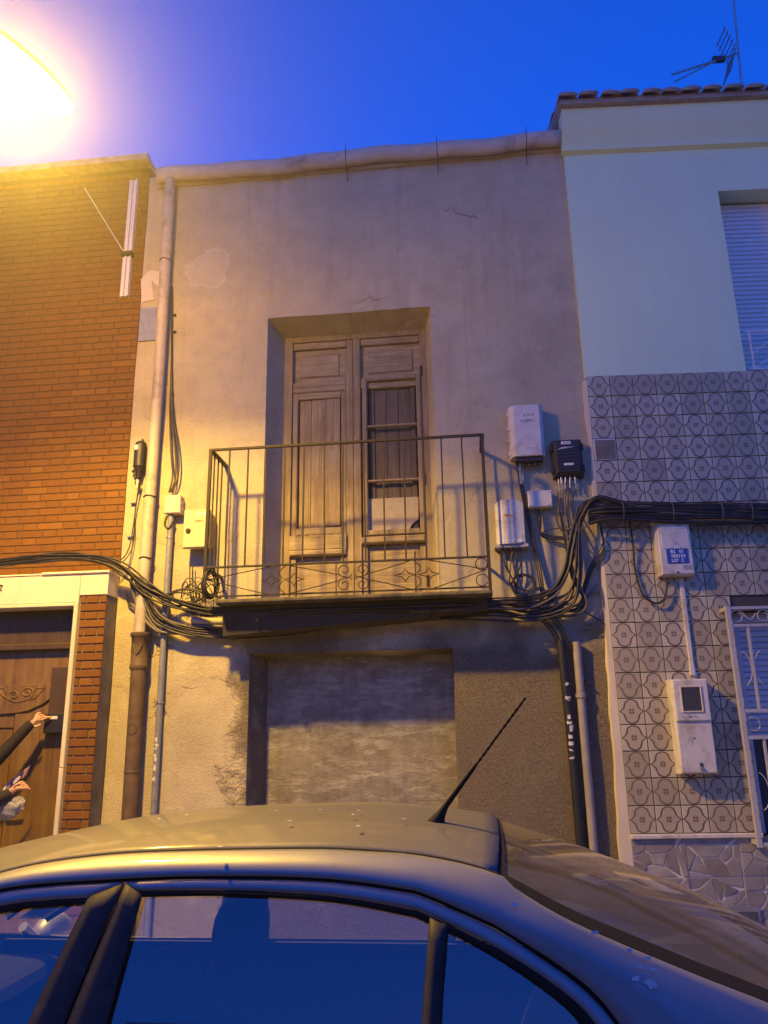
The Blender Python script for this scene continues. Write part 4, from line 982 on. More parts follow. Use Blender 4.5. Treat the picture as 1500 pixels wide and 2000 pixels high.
# white cabinet with orange logo
u0,u1,z0,z1 = rect(968,978,1024,1062,.11)
t = Thing('ridged_telecom_cabinet', 'white ridged telecom cabinet with a faint orange logo right of the railing', 'cabinet', ((u0+u1)/2,0,z0))
t.part('body', MB().fbox(u0+.006,u1-.006,.0,.075,z0,z1-.02,.004), MT['white_plastic'])
cov = [(u0,.076),(u0,.095),(u0+.06,.118),(u1-.07,.118),(u1,.095),(u1,.076)]; cv_ = MB()
cv_.grid([[(a,-b,z_ + (.03 if (dz_ and u0+.02 < a < u1-.02) else 0)) for a,b in cov] for z_, dz_ in ((z0,0),(z1-.02,1))]); n_=len(cov); cv_.f += [tuple(range(n_)), tuple(range(n_,2*n_))]
t.part('cover', cv_, MT['white_plastic'], smooth=20)
t.part('logo', MB().tube([(lerp(u0,u1,a),-.1185,lerp(z0,z1,b)) for a,b in [(.30,.66),(.36,.69),(.42,.66),(.38,.63),(.33,.65),(.45,.655),(.60,.655)]], .004, 5), MT['orange_print'])
t.part('logo', MB().fbox(lerp(u0,u1,.5),lerp(u0,u1,.68),.1175,.1190,lerp(z0,z1,.64),lerp(z0,z1,.67),.0003), MT['orange_print'])
lb = t.part('label', MB().fbox(lerp(u0,u1,.22),lerp(u0,u1,.85),.118,.120,lerp(z0,z1,.02),lerp(z0,z1,.085),.0004), MT['white_print'])
for k in range(8): t.part('print_mark', MB().fbox(lerp(u0,u1,.27+.07*k),lerp(u0,u1,.31+.07*k),.1199,.1206,lerp(z0,z1,.035),lerp(z0,z1,.065),.0002), MT['grey_print'], lb)
t.part('base_tray', MB().fbox(u0-.02,u1+.025,.0,.10,z0-.03,z0-.001,.004), MT['grey_print'])
for k in range(4): t.part('gland', MB().tube([(lerp(u0+.05,u1-.05,k/3),-.06,z0-.025),(lerp(u0+.05,u1-.05,k/3),-.06,z0-.065)], .013, 8), MT['black_plastic'])
# small white box
u0,u1,z0,z1 = rect(1031,958,1079,990,.08)
t = Thing('small_white_box', 'small plain white junction box below the black splice closure', 'box', ((u0+u1)/2,0,z0))
t.part('body', MB().fbox(u0+.004,u1-.004,.0,.055,z0+.004,z1-.004,.004), MT['white_plastic']); t.part('lid', MB().fbox(u0,u1,.056,.085,z0,z1,.008), MT['white_plastic'])
for a in (.06,.86):
    for b in (.1,.9): t.part('screw', MB().lathe([(0,-.004),(.006,-.004),(.006,0)], (lerp(u0,u1,a),-.085,lerp(z0,z1,b)), 'y', 8), MT['grey_print'])
# black dome closure hanging by the brick house
u0,u1,z0,z1 = rect(262,866,285,912,.06); uc = (u0+u1)/2
t = Thing('black_dome_closure', 'small black dome closure hung between the bricks and the drain pipe', 'splice box', (uc,0,z0))
w2 = (u1-u0)/2
t.part('dome', MB().lathe([(w2,-.0),(w2,.20),(w2*.85,.235),(w2*.5,.25),(.0,.252)], (uc,-.055,z0), n=16), MT['black_plastic'], smooth=50)
t.part('hook', MB().tube([(uc,-.05,z0+.25),(uc+.005,-.045,z0+.28),(uc,-.0,z0+.28)], .005, 6), MT['iron'])
t.part('label', MB().fbox(uc-.035,uc+.0,.055+w2*.9,.055+w2+.002,z0+.155,z0+.20,.001), MT['white_print'])
t.part('neck', MB().lathe([(.022,-.11),(.03,-.06),(w2*.8,-.02),(w2,0)], (uc,-.055,z0), n=14), MT['black_plastic'], smooth=50)
for a, dz_ in ((-.06,-.05),(-.045,-.095),(.04,-.03)): t.part('port_cap', MB().tube([(uc+a*.3,-.06,z0-.01),(uc+a,-.07,z0+dz_)], .013, 8), MT['black_plastic'])
t.part('cable_sleeve', MB().tube([(uc-.01,-.05,z0-.11),(uc-.01,-.05,z0-.20)], .013, 8), MT['beige_plastic'])
# electricity meter, upper
MO = .11
f0 = [r(1279,1016,MO), r(1343,1012,MO), r(1360,1120,MO), r(1296,1124,MO)]
u0,u1 = (f0[0][0]+f0[3][0])/2, (f0[1][0]+f0[2][0])/2; z1,z0 = (f0[0][1]+f0[1][1])/2, (f0[2][1]+f0[3][1])/2
t = Thing('electricity_meter_box', 'white meter box with a blue number plate and warning triangle on the tiles', 'meter box', ((u0+u1)/2,0,z0), 'R')
t.part('body', MB().fbox(u0-.012,u1+.004,.006,.085,z0-.004,z1+.0,.004), MT['white_plastic']); t.part('lid', MB().fbox(u0,u1,.0855,MO,z0,z1,.010), MT['white_plastic'])
t.part('upper_cover', MB().fbox(lerp(u0,u1,.09),lerp(u0,u1,.93),MO,MO+.004,lerp(z0,z1,.46),lerp(z0,z1,.96),.003), MT['white_plastic'])
pl = t.part('number_plate', MB().fbox(lerp(u0,u1,.20),lerp(u0,u1,.84),MO,MO+.006,lerp(z0,z1,.20),lerp(z0,z1,.455),.001), MT['blue_plate'])
hgt = z1-z0
for txt, fz, al in (('B2   01',.408,.5),('000154',.327,.54),('L07  C',.245,.5)): text_mesh(txt, hgt*.082, (lerp(u0,u1,.20+.64*al),-MO-.0066,lerp(z0,z1,fz)), MT['white_print'], pl, origin=t.o, bold=.0007)
tri = [(lerp(u0,u1,.40),lerp(z0,z1,.462)),(lerp(u0,u1,.64),lerp(z0,z1,.462)),(lerp(u0,u1,.515),lerp(z0,z1,.585))]
wt = t.part('warning_triangle', MB().prism(tri, MO+.003, MO+.005), MT['white_print'])
t.part('triangle_edge', MB().tube([(p[0],-MO-.0052,p[1]) for p in tri], .0022, 5, closed=True), MT['dark_print'], wt)
t.part('bolt_mark', MB().tube([(lerp(u0,u1,.52),-MO-.0055,lerp(z0,z1,.55)),(lerp(u0,u1,.508),-MO-.0055,lerp(z0,z1,.515)),(lerp(u0,u1,.53),-MO-.0055,lerp(z0,z1,.51)),(lerp(u0,u1,.515),-MO-.0055,lerp(z0,z1,.48))], .002, 5), MT['dark_print'], wt)
t.part('logo', MB().tube(spline([(lerp(u0,u1,.66),-MO-.005,lerp(z0,z1,.92)),(lerp(u0,u1,.60),-MO-.005,lerp(z0,z1,.90)),(lerp(u0,u1,.63),-MO-.005,lerp(z0,z1,.875)),(lerp(u0,u1,.80),-MO-.005,lerp(z0,z1,.875))], 5), .003, 5), MT['grey_print'])
t.part('print_mark', MB().fbox(lerp(u0,u1,.58),lerp(u0,u1,.84),MO+.003,MO+.0048,lerp(z0,z1,.815),lerp(z0,z1,.825),.0002), MT['grey_print'])
t.part('label', MB().fbox(lerp(u0,u1,.66),lerp(u0,u1,.93),MO,MO+.0015,lerp(z0,z1,.085),lerp(z0,z1,.165),.0003), MT['grey_print'])
t.part('keyhole', MB().lathe([(0,-.006),(.010,-.006),(.010,0)], (lerp(u0,u1,.48),-MO,lerp(z0,z1,.035)), 'y', 10), MT['dark_print'])
UE, ZE = lerp(u0,u1,.50), z0
# white trunking between the two meters
cu, cz_ = r(1354,1318,.03)
t = Thing('white_trunking', 'slim white cable trunking linking the two meter boxes', 'trunking', (cu,0,cz_), 'R')
t.part('channel', MB().fbox(cu-.017,cu+.017,.008,.030,cz_,ZE+.01,.003), MT['white_plastic']); t.part('cap', MB().fbox(cu-.020,cu+.020,.0085,.034,cz_-.004,cz_+.05,.003), MT['white_plastic'])
# lower meter
MO = .12
f0 = [r(1311,1327,MO), r(1380,1325,MO), r(1405,1511,MO), r(1330,1513,MO)]
u0,u1 = (f0[0][0]+f0[3][0])/2, (f0[1][0]+f0[2][0])/2; z1,z0 = (f0[0][1]+f0[1][1])/2, (f0[2][1]+f0[3][1])/2
t = Thing('gas_meter_cabinet', 'tall white meter cabinet with a dark square window on the tiled wall', 'meter box', ((u0+u1)/2,0,z0), 'R')
t.part('body', MB().fbox(u0-.004,u1,.006,MO-.012,z0,z1,.010), MT['white_plastic']); t.part('lid', MB().fbox(u0+.002,u1-.002,MO-.012,MO,z0+.004,z1-.004,.010), MT['white_plastic'])
zk = lerp(z0,z1,.545)
uf = t.part('upper_frame', MB().fbox(u0+.004,u1-.004,MO,MO+.014,zk,z1-.003,.010), MT['white_plastic'])
wa,wb,wc,wd = lerp(u0,u1,.20),lerp(u0,u1,.79),lerp(z0,z1,.64),lerp(z0,z1,.925)
for a,b,c,d in ((wa,wa+.012,wc,wd),(wb-.012,wb,wc,wd),(wa+.012,wb-.012,wd-.012,wd),(wa+.012,wb-.012,wc,wc+.012)): t.part('window_frame', MB().fbox(a,b,MO+.013,MO+.022,c,d,.003), MT['beige_plastic'], uf)
t.part('window', MB().fbox(wa+.012,wb-.012,MO+.013,MO+.016,wc+.012,wd-.012,.001), MT['screen'], uf)
t.part('logo', MB().prism([(lerp(u0,u1,a),lerp(z0,z1,b)) for a,b in [(.36,.60),(.40,.612),(.38,.598),(.47,.598),(.47,.588),(.37,.588)]], MO+.0135, MO+.0148), MT['dark_print'], uf)
for k in range(3): t.part('print_mark', MB().fbox(lerp(u0,u1,.50),lerp(u0,u1,.62),MO+.0135,MO+.0148,lerp(z0,z1,.588+.009*k),lerp(z0,z1,.592+.009*k),.0002), MT['grey_print'], uf)
t.part('key_slot', MB().fbox(lerp(u0,u1,.52),lerp(u0,u1,.60),MO,MO+.004,lerp(z0,z1,.075),lerp(z0,z1,.115),.001), MT['dark_print'])
t.part('lock', MB().lathe([(0,-.010),(.006,-.010),(.006,-.014),(.014,-.014),(.017,-.004),(.017,0)], (lerp(u0,u1,.565),-MO,lerp(z0,z1,.055)), 'y', 14), MT['steel'])
t.part('scratch_mark', MB().tube([(lerp(u0,u1,a),-MO-.0005,lerp(z0,z1,b)) for a,b in [(.30,.47),(.28,.43),(.34,.42),(.36,.47)]], .0016, 4), MT['grey_print'])
t.part('scratch_mark', MB().tube([(lerp(u0,u1,a),-MO-.0005,lerp(z0,z1,b)) for a,b in [(.40,.36),(.39,.32),(.34,.285)]], .0022, 4), MT['grey_print'])
t.part('paint_chip', MB().fbox(lerp(u0,u1,.43),lerp(u0,u1,.49),MO,MO+.001,lerp(z0,z1,.362),lerp(z0,z1,.375),.0003), MT['dark_print'])
# white ribbed channel high on the brick house with a stay wire
a_, b_ = m(256,352,.05), m(248,578,.05)
t = Thing('white_channel', 'white ribbed metal channel fixed high on the brick front with a stay wire', 'bracket', (a_[0],0,b_[1]))
xq = (a_[0]+b_[0])/2; zk = m(250,500,.05)[1]
for k in range(4): t.part('rib', MB().fbox(xq-.045+.023*k,xq-.026+.023*k,.008,.05+.012*(k % 2),zk+.06,a_[1],.004), MT['white_metal'])
for k in range(4): t.part('rib', MB().fbox(xq-.05+.023*k,xq-.031+.023*k,.008,.05+.012*(k % 2),b_[1],zk-.005,.004), MT['white_metal'])
t.part('clamp', MB().fbox(xq-.06,xq+.05,.006,.075,zk,zk+.05,.008), MT['iron'])
s0_, s1_ = m(165,367,.3), (xq-.03, zk+.03); t.part('stay_wire', MB().tube([(s0_[0],-.3,s0_[1]),(s1_[0],-.06,s1_[1])], .006, 6), MT['steel'])
# pale paint patch, built as a thin cut-out, and grey plate between the bricks and the drain pipe
a_, b_ = m(274,602,.01), m(305,664,.01)
single('grey_wall_plate', MB().fbox(a_[0],b_[0],.0,.012,b_[1],a_[1],.003), MT['grey_pvc'], 'flat grey metal plate beside the upper drain pipe', 'plate', ((a_[0]+b_[0])/2,0,b_[1]))
single('pale_paint_patch', MB().prism([m(275,545,.01),m(292,527,.01),m(312,530,.01),m(310,560,.01),m(296,548,.01),m(300,585,.01),m(276,590,.01)], .004, .007), MT['beige_plastic'], 'ragged pale paint patch above the grey plate', 'sheet', (*m(293,590,.01)[:1],0,m(293,590,.01)[1]))

# ------------------------------------------------------------------ cables
crnd = random.Random(11)
def cable(name, pts, rad, label, group, mat='cable', n=5, sides=6):
    pp = spline(pts, n); c_ = pp[0]
    return single(name, MB().tube(pp, rad, sides), MT[mat], label, 'cable', tuple(c_), group=group, smooth=80)
def bundle(ctrl, count, spread, rad, label, group, name='cable', grey=.25, jit=1.0, ends=True):
    """ctrl: world points; each strand wanders round the common path"""
    for i in range(count):
        a = crnd.uniform(0, 2*math.pi); q = math.sqrt(crnd.random()); sd = crnd.uniform(0, 100); pts = []
        L_ = len(ctrl)
        for k, (c_, s_) in enumerate(ctrl):
            dx = noise.noise(Vector((sd, k*.55, 0)))*1.3*jit; dz = noise.noise(Vector((sd, k*.55, 7)))*1.3*jit
            off = Vector((math.cos(a)*q*.35+dx*.25, -abs(math.sin(a*1.7+sd))*.5*q, math.sin(a)*q+dz*.6))*spread*s_
            pts.append(Vector(c_) + off)
        cable(name, pts, rad*crnd.uniform(.75,1.2), label, group, 'cable_grey' if crnd.random() < grey else 'cable')
SO_ = .25
A = [(mp(-70,1106,SO_-.03),.55),(mp(0,1102,SO_-.04),.5),(mp(60,1096,SO_-.04),.5),(mp(130,1091,SO_-.05),.5),(mp(200,1096,.20),.5),(mp(245,1118,.16),.9),(mp(290,1155,.12),1.1),(mp(340,1180,.14),1.1),(mp(390,1196,.20),.9)]
bundle(A + [(mp(430,1200,.25),.6),(mp(560,1192,.30),.55),(mp(700,1188,.30),.55),(mp(860,1185,.30),.55),(mp(960,1178,.25),.7)], 10, .085, .0085,
       'dark cable of the bundle passing over the marble lintel and under the balcony', 'cables over the lintel')
bundle(A[:6] + [(mp(285,1165,.12),1.),(mp(310,1210,.12),1.1),(mp(360,1232,.12),.9),(mp(440,1243,.10),.8),(mp(560,1238,.10),.5),(mp(700,1216,.10),.45),(mp(850,1200,.12),.5),(mp(960,1190,.14),.7)], 10, .08, .008,
       'dark cable sagging lowest along the wall under the balcony', 'cables sagging under the balcony')
cable('cable', [mp(255,1130,.12), mp(270,1190,.09), mp(300,1228,.10), mp(330,1236,.09), mp(400,1238,.08)], .016, 'thick grey cable turning under the drain pipe mouth', None, 'cable_grey')
cable('cable', [mp(262,1140,.14), mp(285,1200,.10), mp(318,1235,.10), mp(380,1228,.08), mp(440,1230,.07)], .013, 'second thick grey cable beside the conduit', None, 'cable_grey')
for k, (py, rd) in enumerate(((1197,.022),(1212,.030),(1222,.018))):
    single('cable_duct', MB().tube([mp(375,py,.10), mp(440,py+2,.10), mp(600,py-4,.10)], rd, 10), MT['beige_pvc'] if k == 1 else MT['cable_grey'], ('thin grey duct under the left end of the balcony','fat pale duct under the left end of the balcony','lowest grey duct under the left end of the balcony')[k], 'duct', tuple(mp(375,py,.10)), smooth=80)
# strands that loop and hang
hang = 'thin black wire looping loosely'
def wirep(pts, rad, label, grp=None, mat='cable'): return cable('wire', pts, rad, label, grp, mat)
wirep([mp(272,942,.06), mp(266,985,.04), mp(260,1030,.03), mp(252,1070,.06), mp(238,1092,.12), mp(215,1098,.18)], .006, 'thin wire dropping from the black dome closure to the lintel cables')
wirep([mp(274,942,.06), mp(264,1000,.03), mp(262,1050,.03), mp(255,1078,.05), mp(240,1098,.12)], .005, 'second thin wire dropping from the black dome closure')
for px, py in ((262,982),(256,1048)):
    q = mp(px,py,.02); single('wall_clip', MB().fbox(q.x-.035,q.x+.01,.0,.03,q.z-.006,q.z+.006,.002), MT['steel'], 'small metal clip holding the wire below the dome closure', 'clip', (q.x,0,q.z), group='clips on the dome closure wire')
for k, (dx, ox) in enumerate(((0,.05),(10,.05),(18,.06))):
    wirep([mp(336,560,.02), mp(335,700,.03), mp(332+dx*.3,800,.035), mp(334+dx*.8,880,ox), mp(337+dx*.6,930,ox), mp(330+dx*.3,962,.06)], .008, 'black cable running behind the drain pipe down to the beige box', 'cables beside the drain pipe')
for px, py in ((341,615),(341,648),(336,770),(330,1098)):
    q = mp(px,py,.02); single('wall_clip', MB().fbox(q.x-.012,q.x+.012,.0,.03,q.z-.008,q.z+.008,.003), MT['iron'], 'small rusty clip right of the drain pipe', 'clip', (q.x,0,q.z), group='clips right of the drain pipe')
wirep([mp(326,1008,.06), mp(322,1025,.07), mp(330,1032,.07), mp(338,1018,.06)], .011, 'stubby cable curling under the beige junction box')
for k in range(2): wirep([mp(371+5*k,1100,.06), mp(371+5*k,1135,.06), mp(372+6*k,1165,.1), mp(380+8*k,1188,.16)], .005, 'black wire hanging straight from the cream cabinet', 'wires from the cream cabinet')
for k in range(12):
    px, py = crnd.uniform(345,400), crnd.uniform(1125,1150); w_ = crnd.uniform(15,45); h_ = crnd.uniform(15,45)
    wirep([mp(px,py+h_,.10), mp(px+w_*.1,py+5,.10+crnd.uniform(0,.1)), mp(px+w_*.5,py-h_*.3,.14), mp(px+w_,py+crnd.uniform(-10,15),.12), mp(px+w_*1.1,py+h_,.12), mp(px+w_*.4,py+h_*1.25,.15)], crnd.uniform(.0028,.0045), 'hair thin wire tangled under the cream cabinet', 'tangled wires under the cream cabinet')
for k in range(5):
    cx_, cy_, rw, rh = 412+crnd.uniform(-3,10), 1140+crnd.uniform(-4,6), crnd.uniform(10,16), crnd.uniform(20,28)
    c_ = [mp(cx_+rw*math.cos(a), cy_+rh*math.sin(a), .40-.08*math.cos(a)) for a in [2*math.pi*i/12 for i in range(13)]]
    cable('cable_coil', c_, crnd.uniform(.006,.009), 'black cable coil tied at the left corner of the balcony railing', 'coils on the left railing corner', n=3)
for k in range(3):
    cx_, cy_ = 350+crnd.uniform(-8,20), 1165+crnd.uniform(-6,6)
    cable('cable_coil', [mp(cx_+30*math.cos(a), cy_+13*math.sin(a), .16) for a in [2*math.pi*i/12 for i in range(13)]], .009, 'black cable coil lying left of the balcony slab', 'coils left of the balcony slab', n=3)
for k in range(2): wirep([mp(248,1160,.05), mp(250+4*k,1178,.04), mp(262+2*k,1188,.05), mp(268,1205-6*k,.04), mp(266+3*k,1212,.04)], .006, 'frayed wire end dangling under the lintel corner', 'frayed ends under the lintel')
q = mp(352,1122,.1)
# right hand side
Bc = [(mp(800,1190,.28),.5),(mp(900,1185,.26),.6),(mp(970,1180,.2),.9),(mp(1030,1178,.16),1.0),(mp(1080,1158,.14),1.0),(mp(1105,1118,.13),1.0),(mp(1115,1070,.13),1.0),(mp(1128,1020,.13),.8),(mp(1150,985,.14),.6)]
RB = [(rp(1200,992,.12),.55),(rp(1290,1000,.12),.6),(rp(1400,1003,.12),.6),(rp(1540,1006,.12),.6),(rp(1700,1008,.12),.6),(rp(1950,1012,.12),.6)]
bundle(Bc + RB, 12, .075, .0095, 'black cable of the thick run turning up from the balcony along the tiles', 'cables turning up beside the balcony', grey=.15)
Bd = [(mp(860,1200,.16),.5),(mp(960,1192,.14),.8),(mp(1030,1200,.12),1.),(mp(1085,1190,.12),1.),(mp(1118,1165,.12),1.1),(mp(1130,1110,.12),1.1),(mp(1126,1050,.12),1.),(mp(1130,1005,.13),.9)]
bundle(Bd, 12, .075, .008, 'dark strand hanging in the tangle between the balcony and the tiles', 'tangle between balcony and tiles', grey=.3)
bundle([(mp(1095,1000,.10),.8),(mp(1108,1060,.10),1.),(mp(1118,1120,.1),1.),(mp(1140,1165,.1),.8),(mp(1128,1190,.1),.8),(mp(1085,1195,.1),.8),(mp(1030,1200,.1),.8)], 8, .06, .008, 'drooping black cable below the splice closure', 'droops below the splice closure', grey=.25)
for k in range(6):
    py = 984+k*6.5
    c_ = [rp(1150,py+6,.09+.02*(k % 2)), rp(1200,py-1+3*math.sin(k),.12+.02*(k % 3)), rp(1300,py+2,.13), rp(1420,py+3-2*math.sin(k*2),.13), rp(1550,py+4,.13), rp(1950,py+9,.13)]
    cable('cable', c_, .017 if k % 2 else .013, ('topmost','second','third','fourth','fifth','lowest')[k] + ' fat black cable, counted downwards, of the band across the tiles', 'fat cables across the tiles')
cable('cable', [mp(1128,1030,.12), rp(1150,985,.12), rp(1172,972,.14), rp(1205,980,.14), rp(1240,990,.14)], .022, 'fattest black cable arching over the tile corner', None)
cable('cable', [rp(1160,975,.02), rp(1250,980,.02), rp(1380,982,.02), rp(1520,984,.02), rp(1950,992,.02)], .004, 'hair thin wire stretched above the cable band', None)
for px in (1214, 1310, 1405, 1462):
    q = rp(px, 1002, .10)
    pts = [q + Vector((0, .085*math.cos(a)-.02, .085*math.sin(a))) for a in [2*math.pi*i/14 for i in range(14)]]
    single('cable_strap', MB().tube(pts, .005, 5, closed=True), MT['cable_grey'], 'grey strap round the cable band on the tiles', 'strap', tuple(q), group='straps on the cable band', smooth=80)
wirep([rp(1228,1010,.10), rp(1236,1060,.05), rp(1240,1110,.03), rp(1255,1160,.04), rp(1280,1178,.05), rp(1298,1168,.05), rp(1304,1130,.06)], .0085, 'single black cable looping down to the upper meter box')
for k in range(3): wirep([mp(1008+3*k,900,.07), mp(1012+2*k,925,.05), mp(1018+3*k,960,.04), mp(1035+3*k,1040,.04), mp(1048+4*k,1110,.05), mp(1056+3*k,1160,.10), mp(1050+3*k,1185,.12)], .0065, 'thin black cable falling from the highest white cabinet', 'cables from the highest cabinet')
single('cable_gland', MB().tube([mp(1013,903,.06), mp(1015,918,.06), mp(1016,921,.06), mp(1018,945,.05)], [.018,.018,.012,.012], 8), MT['white_plastic'], 'pale connector sleeve under the highest white cabinet', 'connector', tuple(mp(1013,903,.06)), smooth=60)
for k in range(5):
    x_ = 985+8*k; wirep([mp(x_,1076,.06), mp(x_+crnd.uniform(-4,6),1105,.08), mp(1000+crnd.uniform(-6,10),1145,.08), mp(1010+5*k,1178,.12)], .006, 'dark cable dropping from the ridged cabinet', 'cables from the ridged cabinet')
for k in range(3):
    cx_, cy_ = 1024+crnd.uniform(-4,8), 1142+crnd.uniform(-4,4); a0 = crnd.uniform(0,6)
    cable('cable_coil', [mp(cx_+(18+3*k)*math.cos(a+a0), cy_+(15+3*k)*math.sin(a+a0), .10) for a in [2*math.pi*i/12 for i in range(13)]], .006, 'loose dark coil under the ridged cabinet', 'coils under the ridged cabinet', n=3)
for k in range(7):
    x_ = 1090+5.2*k; wirep([mp(x_,962,.07), mp(x_-3+crnd.uniform(-3,3),995,.07), mp(x_+crnd.uniform(-6,8),1025,.1), mp(1112+crnd.uniform(-10,16),1065,.13), mp(1114,1110,.12)], .006, 'cable from the ' + ('first','second','third','fourth','fifth','sixth','seventh')[6-k] + ' connector under the splice closure, counted from the tiles', 'cables from the splice closure', 'cable_grey' if k % 2 else 'cable')
for k in range(2): wirep([mp(1046+6*k,994,.05), mp(1052+4*k,1020,.04), mp(1056,1040+4*k,.04), mp(1075,1047+5*k,.05), mp(1110,1050+4*k,.09)], .009, 'cable bending from the small white box to the tangle', 'cables from the small white box')
wirep([mp(1060,1040,.05), mp(1075,1034,.06), mp(1115,1028,.10)], .005, 'thin wire crossing to the tangle below the small white box')
wirep([mp(1150,1000,.12), mp(1148,1020,.16), mp(1135,1035,.16), mp(1110,1032,.14)], .006, 'grey loop at the tile corner', None, 'cable_grey')
for k in range(4): wirep([rp(1170,1020,.06), rp(1178+k,1060+8*k,.03), mp(1150+3*k,1110,.06), mp(1135+2*k,1160,.08)], .0055, 'thin wire draped over the corner strip', 'wires over the corner strip')
for k in range(5): wirep([mp(1040+8*k,1195,.12), mp(1070+7*k,1225,.09), mp(1085+6*k,1250,.06), mp(1092+7*k+(0 if k < 3 else 12),1275,.055)], .010 if k % 2 else .008, 'cable feeding into the black and taupe pipes', 'cables into the pipes', 'cable_grey' if k == 2 else 'cable')
wirep([mp(1135,1190,.08), mp(1160,1205,.05), mp(1178,1215,.04), mp(1176,1228,.04), mp(1150,1232,.04), mp(1138,1228,.04)], .006, 'loose wire loop right of the pipe heads')
for k in range(3): wirep([mp(1142,1170,.06), mp(1168,1140+8*k,.05), mp(1178,1180,.05), mp(1165,1215,.05), mp(1140,1218+3*k,.05)], .005, 'pale loop of wire beside the corner strip', 'loops beside the corner strip', 'cable_grey')
for px, py in ((500,1222),(842,1195),(455,1212)):
    a_, b_ = mp(px,py-14,.36), mp(px-3,py+14,.10); single('cable_hook', MB().tube(spline([a_, mp(px+6,py-4,.34), mp(px+1,py+8,.24), b_], 4), .008, 6), MT['iron'], 'iron hook holding cables under the balcony slab', 'hook', tuple(a_), group='hooks under the balcony', smooth=80)
# ------------------------------------------------------------------ parked car
def mk_car_paint(name, col, dust):
    mt, nt, bs = new_mat(name); p = geo_pos(nt)
    f = tex_noise(nt, p, 6, 6, .65); f2 = tex_noise(nt, p, 220, 3, .7)
    k = ramp(nt, f, [(.30, g(dust*.6)), (.70, g(dust))])
    c = mixc(nt, k, col, (.098,.090,.082)); sp = ramp(nt, f2, [(.74, g(0)), (.78, g(.5))]); c = mixc(nt, sp, c, (.45,.42,.38))
    nt.links.new(c, bs.inputs['Base Color'])
    nt.links.new(mth(nt, 'MULTIPLY_ADD', k, .38, .34), bs.inputs['Roughness']); nt.links.new(mth(nt, 'MULTIPLY_ADD', k, -.5, .55), bs.inputs['Metallic'])
    nt.links.new(mth(nt, 'MULTIPLY_ADD', k, -.9, .9), bs.inputs['Coat Weight']); bs.inputs['Coat Roughness'].default_value = .06
    return mt
MT['paint'] = mk_car_paint('silver_paint', (.33,.345,.37), .35); MT['rail_paint'] = mk_car_paint('dusty_silver_rail', (.33,.34,.365), .42); MT['roof_paint'] = mk_car_paint('dusty_silver_roof', (.20,.205,.215), .8)
MT['rubber'] = plain('black_rubber', (.012,.012,.013), .75, 0, .2, 40, spec=.2); MT['trim'] = plain('black_trim', (.026,.024,.028), .72, 0, .25, 30, dirt=((.08,.07,.065), 12, .55))
MT['interior'] = plain('dark_cloth', (.022,.023,.028), .9, 0, .2, 80); MT['tyre'] = plain('tyre', (.015,.015,.015), .8); MT['rim'] = plain('alloy', (.4,.4,.42), .35, .8)
MT['red_lens'] = plain('red_lens', (.35,.01,.01), .15, coat=.6); MT['clear_lens'] = plain('clear_lens', (.5,.5,.52), .12, coat=.6)
def mk_glass(name, tint, ior, dust=.0, rough=.02):
    mt, nt, bs = new_mat(name); nt.nodes.remove(bs); out = nt.nodes['Material Output']; p = geo_pos(nt)
    tr = nd(nt, 'ShaderNodeBsdfTransparent'); tr.inputs[0].default_value = (*tint, 1)
    gl = nd(nt, 'ShaderNodeBsdfGlossy'); gl.inputs['Roughness'].default_value = rough; gl.inputs['Color'].default_value = (.95,.95,.95,1)
    lw_ = nd(nt, 'ShaderNodeLayerWeight'); lw_.inputs['Blend'].default_value = .5
    f0 = ((ior-1)/(ior+1))**2; fac = mth(nt, 'MULTIPLY_ADD', mth(nt, 'POWER', lw_.outputs['Facing'], 4.0), 1-f0, f0*1.5)
    mx = nd(nt, 'ShaderNodeMixShader'); nt.links.new(fac, mx.inputs[0]); nt.links.new(tr.outputs[0], mx.inputs[1]); nt.links.new(gl.outputs[0], mx.inputs[2])
    res = mx.outputs[0]
    if dust:
        df = nd(nt, 'ShaderNodeBsdfDiffuse'); df.inputs[0].default_value = (.27,.235,.19,1); f = tex_noise(nt, p, 5, 6, .7)
        m2 = nd(nt, 'ShaderNodeMixShader'); nt.links.new(ramp(nt, f, [(.3, g(dust*.55)), (.7, g(dust))]), m2.inputs[0]); nt.links.new(res, m2.inputs[1]); nt.links.new(df.outputs[0], m2.inputs[2]); res = m2.outputs[0]
    nt.links.new(res, out.inputs['Surface']); return mt
MT['glass'] = mk_glass('side_glass', (.94,.95,.95), 1.85, .012); MT['rear_glass'] = mk_glass('dusty_rear_glass', (.22,.24,.24), 1.9, .30, .06); MT['screen_glass'] = mk_glass('windscreen_glass', (.55,.6,.6), 1.8, .25, .05)
YC = -4.0
def SY(z_): return -4.56 - (1.38 - z_)*.42
def S3(x_, z_, inn=0.0): return (x_, SY(z_)+inn, z_)
def samp(curve, n):
    P = [Vector((a, 0, b)) for a, b in curve]; sp = spline(P, 8); d = [0]
    for i in range(1, len(sp)): d.append(d[-1]+(sp[i]-sp[i-1]).length)
    out = []; j = 0
    for i in range(n):
        t = d[-1]*i/(n-1)
        while j < len(d)-2 and d[j+1] < t: j += 1
        k = (t-d[j])/max(1e-9, d[j+1]-d[j]); q = sp[j].lerp(sp[j+1], min(1, max(0, k))); out.append((q.x, q.z))
    return out
car = Thing('parked_car', 'silver dusty hatchback sedan parked along the kerb in front of the houses', 'car', (-.65, YC, 0))
def mirror(mb):
    o = MB(); o.v = [(x_, 2*YC-y_, z_) for x_, y_, z_ in mb.v]; o.f = [f[::-1] for f in mb.f]; return o
def both(name, mb, mat, parent=None, smooth=50, solid=0, label=None):
    r_ = []
    for q in (mb, mirror(mb)):
        o = car.part(name, q, mat, parent, smooth, label=label)
        if solid: md = o.modifiers.new('thick', 'SOLIDIFY'); md.thickness = solid; md.offset = 0
        r_.append(o)
    return r_
